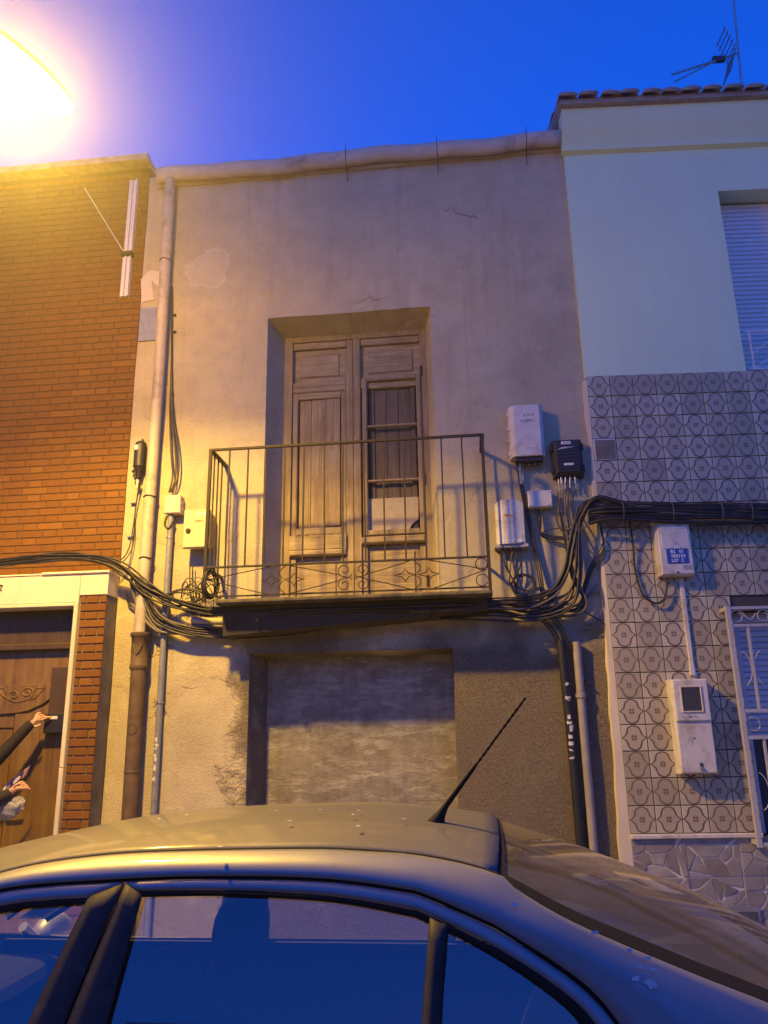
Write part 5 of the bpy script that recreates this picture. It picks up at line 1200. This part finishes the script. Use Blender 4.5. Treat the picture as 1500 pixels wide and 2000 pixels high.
def band(A, B, n=40, mm=5, bulge=.0, inA=0., inB=0.):
    a, b = samp(A, n), samp(B, n); P = []
    for (ax, az), (bx, bz) in zip(a, b):
        P.append([S3(lerp(ax,bx,k/mm), lerp(az,bz,k/mm), lerp(inA,inB,k/mm) - bulge*math.sin(math.pi*k/mm)) for k in range(mm+1)])
    return MB().grid(P)
ditch = [(-1.95,1.0),(-1.65,1.18),(-1.4,1.30),(-1.174,1.368),(-.971,1.398),(-.765,1.409),(-.428,1.414),(-.288,1.410),(-.158,1.401),(-.032,1.383),(.049,1.362)]
redge = [(.049,1.362),(.065,1.345),(.202,1.277),(.415,1.198),(.564,1.148),(.80,1.065),(.98,1.0)]
gapc = [(-1.90,.985),(-1.65,1.14),(-1.4,1.27),(-1.162,1.338),(-.85,1.360),(-.621,1.366),(-.358,1.361),(-.166,1.340),(-.127,1.331),(.024,1.275)]
gapd = [(.024,1.275),(.136,1.216),(.215,1.165),(.266,1.108),(.30,1.04),(.325,.87)]
a1, b1, a2, b2 = samp(ditch, 44), samp(gapc, 44), samp(redge, 31)[1:], samp(gapd, 31)[1:]
P = []
for i, ((ax, az), (bx, bz)) in enumerate(zip(a1+a2, b1+b2)):
    kk = 1-min(1, max(0, (i-36)/12)); kk = kk*kk*(3-2*kk); inA = lerp(.0, .052, kk); row_ = []
    for k in range(9):
        t = k/8; row_.append(S3(lerp(ax,bx,t), lerp(az,bz,t) + .006*kk*math.sin(math.pi*t), inA*(1-t)**1.7 - .008*math.sin(math.pi*t)))
    P.append(row_)
cps = both('side_panel', MB().grid(P), MT['rail_paint'], solid=.006, smooth=80)
# shadow gap behind the shut line
both('shut_line', band([(a,b+.004) for a,b in gapc], [(a,b-.008) for a,b in gapc], 44, 1, 0, .008, .008), MT['rubber']); both('shut_line', band([(a+.004,b+.003) for a,b in gapd], [(a-.008,b-.004) for a,b in gapd], 26, 1, 0, .008, .008), MT['rubber'])
gl_top = [(-.800,1.328),(-.549,1.330),(-.354,1.319),(-.165,1.294),(-.114,1.282)]
qd = [(-.076,1.276),(.021,1.231),(.131,1.172),(.202,1.115),(.238,1.03),(.254,.87)]
# rear door: frame band follows the shut line down
outer = [(-.846,1.352),(-.621,1.358),(-.358,1.353),(-.166,1.332),(-.127,1.322),(.018,1.268),(.130,1.209),(.208,1.158),(.258,1.104),(.291,1.04),(.316,.87)]
inner = [(-.828,1.336),(-.621,1.338),(-.358,1.329),(-.172,1.305),(-.120,1.292),(.010,1.240),(.120,1.184),(.196,1.132),(.234,1.08),(.250,1.02),(.262,.87)]
rd = both('rear_door', band(outer, inner, 50, 3, .002), MT['paint'], solid=.006)
inner2 = [(a-.002, b-.0) for a, b in inner]; glass_in = [(-.812,1.322),(-.60,1.325),(-.354,1.315),(-.175,1.290),(-.13,1.278),(-.0,1.226),(.105,1.170),(.178,1.118),(.216,1.06),(.232,1.0),(.244,.87)]
for i, o in enumerate(rd):
    sgn = i
    q = band(inner2, glass_in, 50, 3, .006, -.002, .004); q = mirror(q) if i else q
    car.part('window_seal', q, MT['rubber'], o, 50)
fo = [(-1.86,.985),(-1.62,1.135),(-1.39,1.262),(-1.16,1.330),(-.852,1.352)]; fi = [(-1.75,.985),(-1.55,1.10),(-1.36,1.228),(-1.15,1.303),(-.93,1.322)]
fd = both('front_door', band(fo, fi, 30, 3, .002), MT['paint'], solid=.006)
for i, o in enumerate(fd):
    q = band(fi, [(a+.014, b-.014) for a, b in fi], 30, 2, .004, -.002, .004); car.part('window_seal', mirror(q) if i else q, MT['rubber'], o, 50)
# centre pillar covers
bp1 = band([(-.93,1.322),(-1.0,1.089),(-1.045,.86)], [(-.852,1.350),(-.917,1.09),(-.952,.86)], 14, 3, .001); bp2 = band([(-.845,1.350),(-.909,1.09),(-.944,.86)], [(-.800,1.328),(-.822,1.092),(-.836,.86)], 14, 3, .002)
both('pillar_cover', bp1, MT['trim'], solid=.008); both('pillar_cover', bp2, MT['trim'], solid=.008)
both('pillar_gap', band([(-.856,1.345),(-.921,1.09),(-.956,.86)], [(-.841,1.345),(-.905,1.09),(-.94,.86)], 10, 1, 0, .014, .014), MT['rubber'])
dv2 = band([(-.118,1.288),(-.137,1.105),(-.153,.86)], [(-.080,1.276),(-.100,1.105),(-.114,.86)], 12, 4, .012, -.003, -.003)
both('window_divider', dv2, MT['trim'], solid=.006)
# panes
def pane(poly, inn=.012):
    """fan-free pane: rows between left and right edge curves"""
    L_, Rr = poly; a, b = samp(L_, 16), samp(Rr, 16); return MB().grid([[S3(lerp(p[0],q[0],k/8), lerp(p[1],q[1],k/8), inn) for k in range(9)] for p, q in zip(a, b)])
def pane_tb(top, bot): 
    a, b = samp(top, 30), samp(bot, 30); return MB().grid([[S3(lerp(p[0],q[0],k/6), lerp(p[1],q[1],k/6), .012) for k in range(7)] for p, q in zip(a, b)])
both('door_window', pane_tb([(-.812,1.330),(-.60,1.333),(-.354,1.323),(-.175,1.298),(-.100,1.28)], [(-.840,.86),(-.6,.86),(-.4,.86),(-.25,.86),(-.13,.86)]), MT['glass'])
both('quarter_window', pane_tb([(-.100,1.285),(-.0,1.24),(.115,1.180),(.190,1.125),(.238,1.03)], [(-.13,.86),(-.03,.86),(.06,.86),(.15,.86),(.25,.86)]), MT['glass'])
both('front_window', pane_tb([(-1.72,1.0),(-1.55,1.11),(-1.36,1.232),(-1.15,1.308),(-.925,1.328)], [(-1.72,.86),(-1.5,.86),(-1.3,.86),(-1.15,.86),(-1.04,.86)]), MT['glass'])
# roof skin
def interp(c_, x_):
    c_ = sorted(c_)
    if x_ <= c_[0][0]: return c_[0][1]
    for (a, b), (c, d) in zip(c_, c_[1:]):
        if x_ <= c: 
            t = (x_-a)/(c-a); t2 = t; return lerp(b, d, t2)
    return c_[-1][1]
dsm = samp(ditch, 200); rsm = samp(redge, 100)
cen = samp([(-1.60,1.318),(-1.525,1.345),(-1.213,1.408),(-1.021,1.434),(-.723,1.455),(-.367,1.461),(-.158,1.448),(.022,1.424),(.06,1.414)], 200)
def edge_z(x_): return interp(dsm, x_) if x_ < .049 else interp(rsm, x_)
P = []
for i in range(37):
    row_ = []
    for k in range(25):
        t = -1+2*k/24; bow = 1-abs(t)**2.2
        xa = lerp(-1.24, -1.52, bow); xb_ = lerp(.035, .055, bow); x_ = lerp(xa, xb_, i/36)
        zd = edge_z(x_); zc_ = interp(cen, x_)+.0; hw_ = YC-SY(zd)-.052 if x_ < -.1 else YC-SY(zd)-lerp(.052, .02, (x_+.1)/.155)
        row_.append((x_, YC+t*hw_, zd + .004 + (zc_-zd)*(1-abs(t)**2.4)))
    P.append(row_)
rf = car.part('roof', MB().grid(P), MT['roof_paint'], smooth=60, label='dust covered roof panel'); rf.modifiers.new('thick', 'SOLIDIFY').thickness = .01
both('roof_moulding', MB().tube([S3(a, b+.000, .052 if a < -.1 else lerp(.052,.02,(a+.1)/.155)) for a, b in dsm if a < .04 and a > -1.3][::4], 0.0055, 8), MT['rubber'], smooth=80)
# rear window and its black border
rc = samp([(.030,1.418),(.097,1.402),(.306,1.340),(.456,1.282),(.652,1.204),(.79,1.134),(1.00,1.02)], 30); re_ = samp([(.020,1.362),(.065,1.345),(.202,1.277),(.415,1.198),(.564,1.148),(.80,1.065),(.98,1.0)], 30)
def rg(i, t, lift=0.):
    (cx, cz_), (ex, ez) = rc[i], re_[i]; b = 1-abs(t)**2.3; z_ = lerp(ez, cz_, b); hw_ = YC-SY(ez)-lerp(.018,.005,min(1,i/6))
    return (lerp(ex, cx, b), YC+t*hw_, z_+lift)
car.part('rear_window', MB().grid([[rg(i, -1+2*k/24, -.004) for k in range(25)] for i in range(30)]), MT['rear_glass'], smooth=80, label='sloping rear window under a film of dust')
for s2 in (-1, 1): car.part('rear_window_seal', MB().grid([[rg(i, s2*(1-.075*k/3), .002) for k in range(4)] for i in range(30)]), MT['rubber'], smooth=80)
car.part('rear_window_seal', MB().grid([[rg(i, -1+2*k/24, .002) for k in range(25)] for i in range(2)]), MT['rubber'], smooth=80)
# windscreen
wc = samp([(-1.515,1.345),(-1.70,1.27),(-1.88,1.15),(-2.08,1.03)], 20); we = samp([(-1.235,1.352),(-1.4,1.30),(-1.65,1.18),(-1.95,1.0)], 20)
P = []
for i in range(20):
    row_ = []
    for k in range(21):
        t = -1+2*k/20; b = 1-abs(t)**2.3; (cx,cz_),(ex,ez) = wc[i], we[i]; row_.append((lerp(ex,cx,b), YC+t*(YC-SY(ez)-.014), lerp(ez,cz_,b)))
    P.append(row_)
car.part('windscreen', MB().grid(P), MT['screen_glass'], smooth=80)
# lower body
def topz_(x_): return interp([(-2.86,.62),(-2.80,.70),(-2.6,.78),(-2.3,.87),(-2.0,.93),(-1.9,.918),(.85,.918),(1.0,.975),(1.3,.965),(1.50,.93),(1.56,.80)], x_)
def halfw(x_): return interp([(-2.86,.50),(-2.75,.68),(-2.5,.79),(-2.1,.845),(-1,.86),(.5,.86),(1.0,.84),(1.35,.79),(1.5,.70),(1.56,.55)], x_)
P = []; xs_ = [-2.86,-2.82,-2.75,-2.6,-2.4,-2.2,-2.0,-1.6,-1.2,-.8,-.4,0,.4,.8,1.0,1.2,1.4,1.5,1.55,1.56]
for x_ in xs_:
    h_ = halfw(x_); tz_ = topz_(x_); cab_ = -1.95 < x_ < .95
    pr = [(.90,.22),(.96,.30),(.985,.45),(1.0,.62),(.985,min(.78, tz_-.05)),(.94,tz_-.02),(.865,tz_)]
    crown = .0 if cab_ else .035
    ring = [(x_, YC-h_*a, b) for a, b in pr] + [(x_, YC-h_*.5, tz_+crown*.7)] + [(x_, YC, tz_+crown)]
    ring = ring + [(a, 2*YC-b, c) for a, b, c in ring[:-1][::-1]]
    P.append(ring)
bodym = MB(); sect = [[p for p in r_] for r_ in P]; bodym.grid(sect); n_ = len(P[0]); bodym.f += [tuple(range(n_)), tuple(range((len(P)-1)*n_, len(P)*n_))]
# open the cabin: drop the deck faces between windscreen and rear window
def deck(f):
    c_ = [sum(bodym.v[i][k] for i in f)/len(f) for k in range(3)]; return -1.9 < c_[0] < .9 and abs(c_[1]-YC) < .60 and c_[2] > .84
bodym.f = [f for f in bodym.f if not deck(f)]
body = car.part('body', bodym, MT['paint'], smooth=50)
car.part('floor_pan', MB().box(-2.0, 1.0, YC-.72, YC+.72, .25, .32), MT['interior'])
both('door_lining', MB().box(-1.9, .9, YC-.735, YC-.715, .33, .912), MT['interior'])
car.part('dashboard', MB().box(-1.95, -1.62, YC-.70, YC+.70, .33, .88), MT['interior'], bevel=.05)
car.part('parcel_shelf', MB().box(.32, .95, YC-.70, YC+.70, .80, .86), MT['interior'], bevel=.01)
def seat(x_, y_, wd, hr, ht=1.14):
    o = car.part('seat', MB().box(x_-.5, x_-.02, y_-wd/2, y_+wd/2, .36, .55), MT['interior'], bevel=.06)
    P = []
    for i in range(9):
        t = i/8; P.append([(x_-.02+.20*t+.05*math.sin(a)*1.0, y_+wd/2*math.cos(a)*(1-.22*t**3), .50+.46*t) for a in [2*math.pi*k/16 for k in range(16)]])
    sb = MB(); 
    for r_ in P: r_.append(r_[0])
    sb.grid(P); sb.f.append(tuple((len(P)-1)*17+k for k in range(16))); car.part('backrest', sb, MT['interior'], o, 60)
    for yy in hr:
        P = []
        for i in range(9):
            a2 = math.pi*i/8; P.append([(x_+.20+.095*math.sin(a2)**.6*math.cos(a)+.03*(i/8), y_+yy+.125*max(.02, math.sin(a2)**.5)*math.sin(a), (ht-.115)-.115*math.cos(a2)) for a in [2*math.pi*k/16 for k in range(17)]])
        car.part('headrest', MB().grid(P), MT['interior'], o, 80)
        for s2 in (-.04, .04): car.part('headrest_post', MB().tube([(x_+.19,y_+yy+s2,.9),(x_+.2,y_+yy+s2,1.02)], .008, 6), MT['steel'], o)
seat(-1.04, YC-.34, .52, [0], 1.155); seat(-1.04, YC+.34, .52, [0], 1.155); seat(.06, YC, 1.25, [-.36,.36], 1.06)
car.part('steering_wheel', MB().tube([(-1.50+.10*math.sin(a), YC-.34+.18*math.cos(a), .90+.16*math.sin(a)) for a in [2*math.pi*i/24 for i in range(24)]], .016, 8, closed=True), MT['rubber'], smooth=80)
fm = at_y(95, 1822, YC+.92)
mm_ = MB(); P = []
for i in range(9):
    a2 = math.pi*i/8; P.append([(fm.x+.05*math.cos(a2)*1.0, YC+.94+.12*math.sin(a2)**.5*math.cos(a), fm.z+.075*math.sin(a2)**.5*math.sin(a)) for a in [2*math.pi*k/20 for k in range(21)]])
mm_.grid(P); mm_.tube([(fm.x,YC+.86,fm.z-.03),(fm.x-.02,YC+.75,.95)], .02, 8); both('door_mirror', mm_, MT['paint'], smooth=60)
# roof aerial
ab = at_y(846, 1597, YC-.16); zb_ = interp(cen, -.14)-.006
ax_, ay_ = -.135, YC-.19
aer = car.part('roof_aerial', MB().tube([(ax_+.012,ay_,zb_-.01),(ax_+.03,ay_,zb_+.022),(ax_+.045,ay_,zb_+.045)], [.028,.013,.008], 12), MT['rubber'], smooth=70, label='black whip aerial raked back from the rear of the roof')
tip = at_y(1026, 1363, ay_); b0 = Vector((ax_+.043, ay_, zb_+.042)); mid = b0.lerp(tip, .36)
car.part('aerial_foot', MB().tube([b0, mid], [.0085,.0055], 10), MT['rubber'], aer, 70)
wl = [mid.lerp(tip, i/60) for i in range(61)]; car.part('aerial_whip', MB().tube(wl, [.0036+.0009*math.sin(i*1.3) for i in range(61)], 8), MT['rubber'], aer, 80)
# wheels, lights, handles
for wx in (-1.93, .72):
    for s2 in (-1, 1):
        yy = YC+s2*.79
        ty = car.part('wheel', MB().lathe([(.19,-.09),(.29,-.10),(.312,-.07),(.315,0),(.312,.07),(.29,.10),(.19,.09)], (wx,yy,.315), 'y', 28), MT['tyre'], smooth=50)
        car.part('rim', MB().lathe([(0,s2*.06),(.06,s2*.075),(.17,s2*.055),(.195,s2*.085),(.20,0)], (wx,yy,.315), 'y', 20), MT['rim'], ty, 40)
        car.part('wheel_arch', MB().tube([(wx+.36*math.cos(a), YC+s2*.845, .315+.36*math.sin(a)) for a in [math.pi*i/16 for i in range(17)]], .022, 8), MT['trim'], smooth=80)
both('tail_light', MB().box(1.36,1.53,YC-.75,YC-.52,.66,.88), MT['red_lens'], smooth=0); both('headlight', MB().box(-2.84,-2.62,YC-.70,YC-.40,.55,.70), MT['clear_lens'], smooth=0)
both('door_handle', MB().tube(spline([(-.02,YC-.85,.83),(-.02,YC-.885,.83),(.14,YC-.885,.835),(.14,YC-.85,.835)], 4), .012, 8), MT['paint']); both('door_handle', MB().tube(spline([(-1.12,YC-.85,.82),(-1.12,YC-.885,.82),(-.97,YC-.885,.825),(-.97,YC-.85,.825)], 4), .012, 8), MT['paint'])
car.part('bumper', MB().box(1.50,1.60,YC-.62,YC+.62,.36,.60), MT['trim'], bevel=.04); car.part('bumper', MB().box(-2.92,-2.80,YC-.60,YC+.60,.30,.56), MT['trim'], bevel=.04)
# flaked lacquer and droppings on the rear pillar
crr = random.Random(4)
for px, py, sz in ((1245,1882,9),(1262,1868,6),(1240,1908,7),(1268,1918,11),(1273,1888,6),(1228,1852,5),(1160,1818,8),(1005,1764,7)):
    q = []
    d = ray(px, py)
    # point on the pillar surface
    k_ = .42; t_ = (-4.56-1.38*k_+CAM.z*k_-CAM.y)/(d.y-k_*d.z); c_ = CAM+d*t_
    pts = []
    for j in range(7):
        a = 2*math.pi*j/7; rr3 = sz*.0011*crr.uniform(.5,1.2); x_, z_ = c_.x+rr3*math.cos(a)*1.2, c_.z+rr3*math.sin(a)*.7; pts.append((x_, SY(z_)-.0155, z_))
    fl = MB(); fl.v = pts; fl.f = [tuple(range(7))]; car.part('paint_flake', fl, MT['sticker'], cps[0])
for px, py in ((310,1608),(365,1600),(540,1592),(625,1590),(690,1632),(700,1626),(700,1646),(565,1615),(790,1640),(430,1664)):
    d = ray(px, py); zz = 1.45
    for it in range(6):
        t_ = (zz-CAM.z)/d.z; c_ = CAM+d*t_; tt = max(-1, min(1, (c_.y-YC)/(YC-SY(edge_z(c_.x))-.012))); zd = edge_z(c_.x); zz = zd+.004+(interp(cen,c_.x)-zd)*(1-abs(tt)**2.4)
    pts = [(c_.x+crr.uniform(.003,.007)*math.cos(a), c_.y+crr.uniform(.003,.012)*math.sin(a), zz+.0125) for a in [2*math.pi*j/7 for j in range(7)]]
    fl = MB(); fl.v = pts; fl.f = [tuple(range(7))]; car.part('dirt_speck', fl, MT['sticker'], rf)

# ------------------------------------------------------------------ person at the wooden door (mostly out of frame)
MT['skin'] = plain('skin', (.52,.30,.20), .55, 0, .06, 40); MT['jacket'] = plain('dark_jacket', (.018,.014,.016), .85, 0, .25, 60, .3); MT['trousers'] = plain('dark_trousers', (.03,.032,.045), .9, 0, .2, 60); MT['hair'] = plain('dark_hair', (.02,.014,.01), .6, 0, .3, 90); MT['shoe'] = plain('shoe', (.03,.03,.03), .6)
class Skin:
    def __init__(s): s.v = []; s.e = []; s.r = []
    def p(s, co_, rad, par=None):
        s.v.append(tuple(co_)); s.r.append(rad if isinstance(rad, tuple) else (rad, rad)); i = len(s.v)-1
        if par is not None: s.e.append((par, i))
        return i
    def chain(s, start, pts):
        k = start
        for co_, rad in pts: k = s.p(co_, rad, k)
        return k
    def build(s, name, mat, parent, origin, lv=2):
        me = bpy.data.meshes.new(name); me.from_pydata([tuple(Vector(v)-Vector(origin)) for v in s.v], s.e, []); me.update()
        o = link(name, me, mat, parent); md = o.modifiers.new('skin', 'SKIN'); md.use_smooth_shade = True
        for i, rr4 in enumerate(s.r): me.skin_vertices[0].data[i].radius = rr4
        me.skin_vertices[0].data[0].use_root = True
        sd = o.modifiers.new('sub', 'SUBSURF'); sd.levels = lv; sd.render_levels = lv; return o
px_, py_ = -4.42, -.62
pt = Thing('person', 'person in a dark jacket reaching towards the wooden door and holding a leaflet', 'person', (px_, py_, .12))
pel = Vector((px_, py_, 1.02)); chest = Vector((px_+.03, py_+.02, 1.38)); neck = Vector((px_+.05, py_+.03, 1.58)); head = Vector((px_+.09, py_+.06, 1.72))
fwd = Vector((.94, .34, 0)).normalized(); rgt = Vector((.34, -.94, 0)).normalized()
shR, shL = chest + rgt*.18 + Vector((0,0,.12)), chest - rgt*.18 + Vector((0,0,.12))
hA = mp(72, 1404, .20); wA = mp(54, 1420, .24); eA = mp(-22, 1500, .33)
hB = mp(36, 1537, .36); wB = mp(14, 1552, .40); eB = mp(-55, 1585, .55)
def hand(sk, wrist_i, wrist, palm_c, spread_dir, curl_dir, fl, thumb_dir):
    ax = (palm_c-wrist).normalized(); pi_ = sk.p(wrist.lerp(palm_c, .55), (.036,.024), wrist_i); pj = sk.p(palm_c, (.038,.022), pi_)
    for k in range(4):
        o_ = spread_dir*(k-1.5)*.021; base_ = palm_c + ax*.022 + o_; ln = (.070,.080,.074,.058)[k]*fl[k]
        b_ = sk.p(base_, .0105, pj); d1 = (ax*.85+curl_dir*.45*(2-fl[k])).normalized(); d2 = (ax*.25+curl_dir*1.0*(2-fl[k]) + ax*fl[k]*.6).normalized()
        q1 = base_+d1*ln*.5; q2 = q1+d2*ln*.35; k1 = sk.p(q1, .0100, b_); k2 = sk.p(q2, .0092, k1); sk.p(q2+(d2+curl_dir*.4).normalized()*ln*.22, .0080, k2)
    tb = sk.p(wrist.lerp(palm_c, .5)+thumb_dir*.030, .0115, pi_); t1 = wrist.lerp(palm_c, .8)+thumb_dir*.050+curl_dir*.012; k1 = sk.p(t1, .0100, tb); sk.p(t1+(ax*.8+curl_dir*.3).normalized()*.034, .0085, k1)
sk = Skin(); i0 = sk.p(pel, (.14,.11)); i1 = sk.p(pel.lerp(chest,.5), (.13,.10), i0); i2 = sk.p(chest, (.16,.11), i1); i3 = sk.p(chest+Vector((0,0,.13)), (.10,.08), i2); i4 = sk.p(neck, .055, i3)
i5 = sk.p(head-Vector((0,0,.03)), (.070,.080), i4); i6 = sk.p(head+Vector((0,0,.06)), (.076,.092), i5); sk.p(head+Vector((0,0,.115)), (.050,.062), i6); sk.p(head+fwd*.115-Vector((0,0,.005)), .010, i5)
for sh, el, wr, h_, sd_, cd_, fl_, td_ in ((shR, eA, wA, hA, Vector((-.45,-.2,.75)).normalized(), Vector((.75,.3,-.35)).normalized(), (1.15,.75,.55,.5), Vector((.35,-.3,-.85)).normalized()),
                       (shL, eB, wB, hB, Vector((-.5,.3,.65)).normalized(), Vector((.3,.35,-.75)).normalized(), (.9,.75,.7,.65), Vector((.1,-.55,.8)).normalized())):
    a = sk.p(sh, .055, i3); b = sk.p(sh.lerp(el,.5), .045, a); c = sk.p(el, .040, b); d = sk.p(el.lerp(wr,.5), .036, c); e = sk.p(wr, (.027,.022), d); hand(sk, e, wr, h_, sd_, cd_, fl_, td_)
for s2 in (1, -1):
    hp = pel + rgt*.09*s2 - Vector((0,0,.06)); sk.chain(i0, [(hp,.085),(hp+Vector((.02,0,-.42))-Vector((0,0,0)),.055),(Vector((hp.x,hp.y,.20)),.040),(Vector((hp.x,hp.y,.165))+fwd*.10,(.035,.03)),(Vector((hp.x,hp.y,.15))+fwd*.19,(.03,.022))])
sk.build('body', MT['skin'], pt.e, pt.o)
jk = Skin(); j0 = jk.p(pel+Vector((0,0,-.05)), (.175,.14)); j1 = jk.p(pel.lerp(chest,.5), (.165,.13), j0); j2 = jk.p(chest, (.185,.135), j1); j3 = jk.p(chest+Vector((0,0,.14)), (.12,.09), j2); jk.p(neck-Vector((0,0,.035)), .07, j3)
for sh, el, wr in ((shR, eA, wA), (shL, eB, wB)):
    jk.chain(j3, [(sh,.075),(sh.lerp(el,.5),.066),(el,.062),(el.lerp(wr,.35),.058),(el.lerp(wr,.7),.050),(el.lerp(wr,.95),.046),(el.lerp(wr,1.06),.043),(el.lerp(wr,1.12),.041)])
jk.build('jacket', MT['jacket'], pt.e, pt.o)
tr_ = Skin(); t0 = tr_.p(pel-Vector((0,0,.04)), (.16,.12))
for s2 in (1, -1):
    hp = pel + rgt*.09*s2 - Vector((0,0,.08)); tr_.chain(t0, [(hp,.10),(hp+Vector((.02,0,-.40)),.072),(Vector((hp.x,hp.y,.22)),.062)])
tr_.build('trousers', MT['trousers'], pt.e, pt.o)
hr_ = Skin(); h0 = hr_.p(head-fwd*.03+Vector((0,0,.03)), (.075,.085)); hr_.chain(h0, [(head-fwd*.02+Vector((0,0,.09)),(.078,.088)),(head+Vector((0,0,.125)),(.055,.065))]); hr_.chain(h0, [(head-fwd*.05-Vector((0,0,.04)),(.06,.05))]); hr_.build('hair', MT['hair'], pt.e, pt.o)
for s2 in (1, -1):
    hp = pel + rgt*.09*s2; sh_ = Skin(); s0_ = sh_.p(Vector((hp.x,hp.y,.17)), (.05,.05)); sh_.chain(s0_, [(Vector((hp.x,hp.y,.165))+fwd*.10,(.05,.042)),(Vector((hp.x,hp.y,.155))+fwd*.21,(.042,.03))]); sh_.build('shoe', MT['shoe'], pt.e, pt.o)
# leaflet and plastic bag in the lower hand
def mk_leaflet():
    mt, nt, bs = new_mat('printed_leaflet'); uv = nd(nt, 'ShaderNodeUVMap').outputs[0]; sp_ = nd(nt, 'ShaderNodeSeparateXYZ'); nt.links.new(uv, sp_.inputs[0]); U, V = sp_.outputs[0], sp_.outputs[1]
    c = (.06,.035,.14)
    def boxm(a, b, c0, d0): return mth(nt, 'MULTIPLY', mth(nt, 'MULTIPLY', mth(nt, 'GREATER_THAN', U, a), mth(nt, 'LESS_THAN', U, b)), mth(nt, 'MULTIPLY', mth(nt, 'GREATER_THAN', V, c0), mth(nt, 'LESS_THAN', V, d0)))
    k = mixc(nt, boxm(.0,.14,.0,.8), c, (.75,.72,.70)); k = mixc(nt, boxm(.19,.22,.1,.6), k, (.6,.58,.65)); k = mixc(nt, boxm(.26,.29,.2,.6), k, (.6,.58,.65))
    du = mth(nt, 'SUBTRACT', U, .58); dv3 = mth(nt, 'MULTIPLY', mth(nt, 'SUBTRACT', V, .45), .6); k = mixc(nt, mth(nt, 'LESS_THAN', mth(nt, 'SQRT', mth(nt, 'ADD', mth(nt, 'MULTIPLY', du, du), mth(nt, 'MULTIPLY', dv3, dv3))), .14), k, (.78,.75,.74))
    k = mixc(nt, boxm(.80,.90,.05,.95), k, (.62,.30,.16)); k = mixc(nt, boxm(.93,.97,.1,.9), k, (.6,.5,.5))
    nt.links.new(k, bs.inputs['Base Color']); bs.inputs['Roughness'].default_value = .4; return mt
c00, c10, c11, c01 = mp(4,1556,.34), mp(52,1516,.30), mp(60,1494,.31), mp(6,1535,.35)
P = [[Vector(c00).lerp(c10, i/12).lerp(Vector(c01).lerp(c11, i/12), j/4) + Vector((0,-.012*math.sin(math.pi*i/12),0)) for j in range(5)] for i in range(13)]
lf = single('leaflet', MB().grid(P), mk_leaflet(), 'purple printed leaflet held against the wooden door', 'leaflet', tuple(c00), smooth=80)
uvl = lf.data.uv_layers.new(name='UVMap')
for lpz in lf.data.loops: uvl.data[lpz.index].uv = ((lpz.vertex_index//5)/12, (lpz.vertex_index % 5)/4)
lf.modifiers.new('thick', 'SOLIDIFY').thickness = .0015
bc = mp(18, 1580, .36); P = []
for i in range(15):
    a2 = math.pi*i/14; row_ = []
    for k in range(25):
        a = 2*math.pi*k/24; v_ = Vector((math.sin(a2)*math.cos(a), math.sin(a2)*math.sin(a), math.cos(a2))); rr5 = 1+.35*noise.noise(v_*2.3+Vector((4,1,2)))+.2*noise.noise(v_*6)
        row_.append(bc + Vector((v_.x*.11*rr5+v_.z*.05, v_.y*.05*rr5, v_.z*.085*rr5)))
    P.append(row_)
def mk_bag():
    mt, nt, bs = new_mat('thin_plastic_bag'); bs.inputs['Base Color'].default_value = (.42,.42,.50,1); bs.inputs['Roughness'].default_value = .22; bs.inputs['Transmission Weight'].default_value = .35
    bump(nt, bs, tex_noise(nt, geo_pos(nt), 28, 5, .6, 1.5), .8, .02); return mt
single('plastic_bag', MB().grid(P), mk_bag(), 'crumpled pale plastic bag hanging below the leaflet', 'bag', tuple(bc), smooth=80)

# ------------------------------------------------------------------ air volume added to imitate the lens glow round the lamp
HZ = .005
def mk_glow_haze():
    mt = bpy.data.materials.new('glow_haze'); mt.use_nodes = True; nt = mt.node_tree; nt.nodes.remove(nt.nodes['Principled BSDF'])
    v = nt.nodes.new('ShaderNodeVolumePrincipled'); v.inputs['Color'].default_value = (.9,.9,.92,1); v.inputs['Density'].default_value = HZ; v.inputs['Anisotropy'].default_value = .84
    nt.links.new(v.outputs[0], nt.nodes['Material Output'].inputs['Volume']); return mt
if HZ: single('glow_haze', MB().box(-45, 45, -45, 35, -1.6, 10.6), mk_glow_haze(), None, None, (0,0,0), kind='stuff')
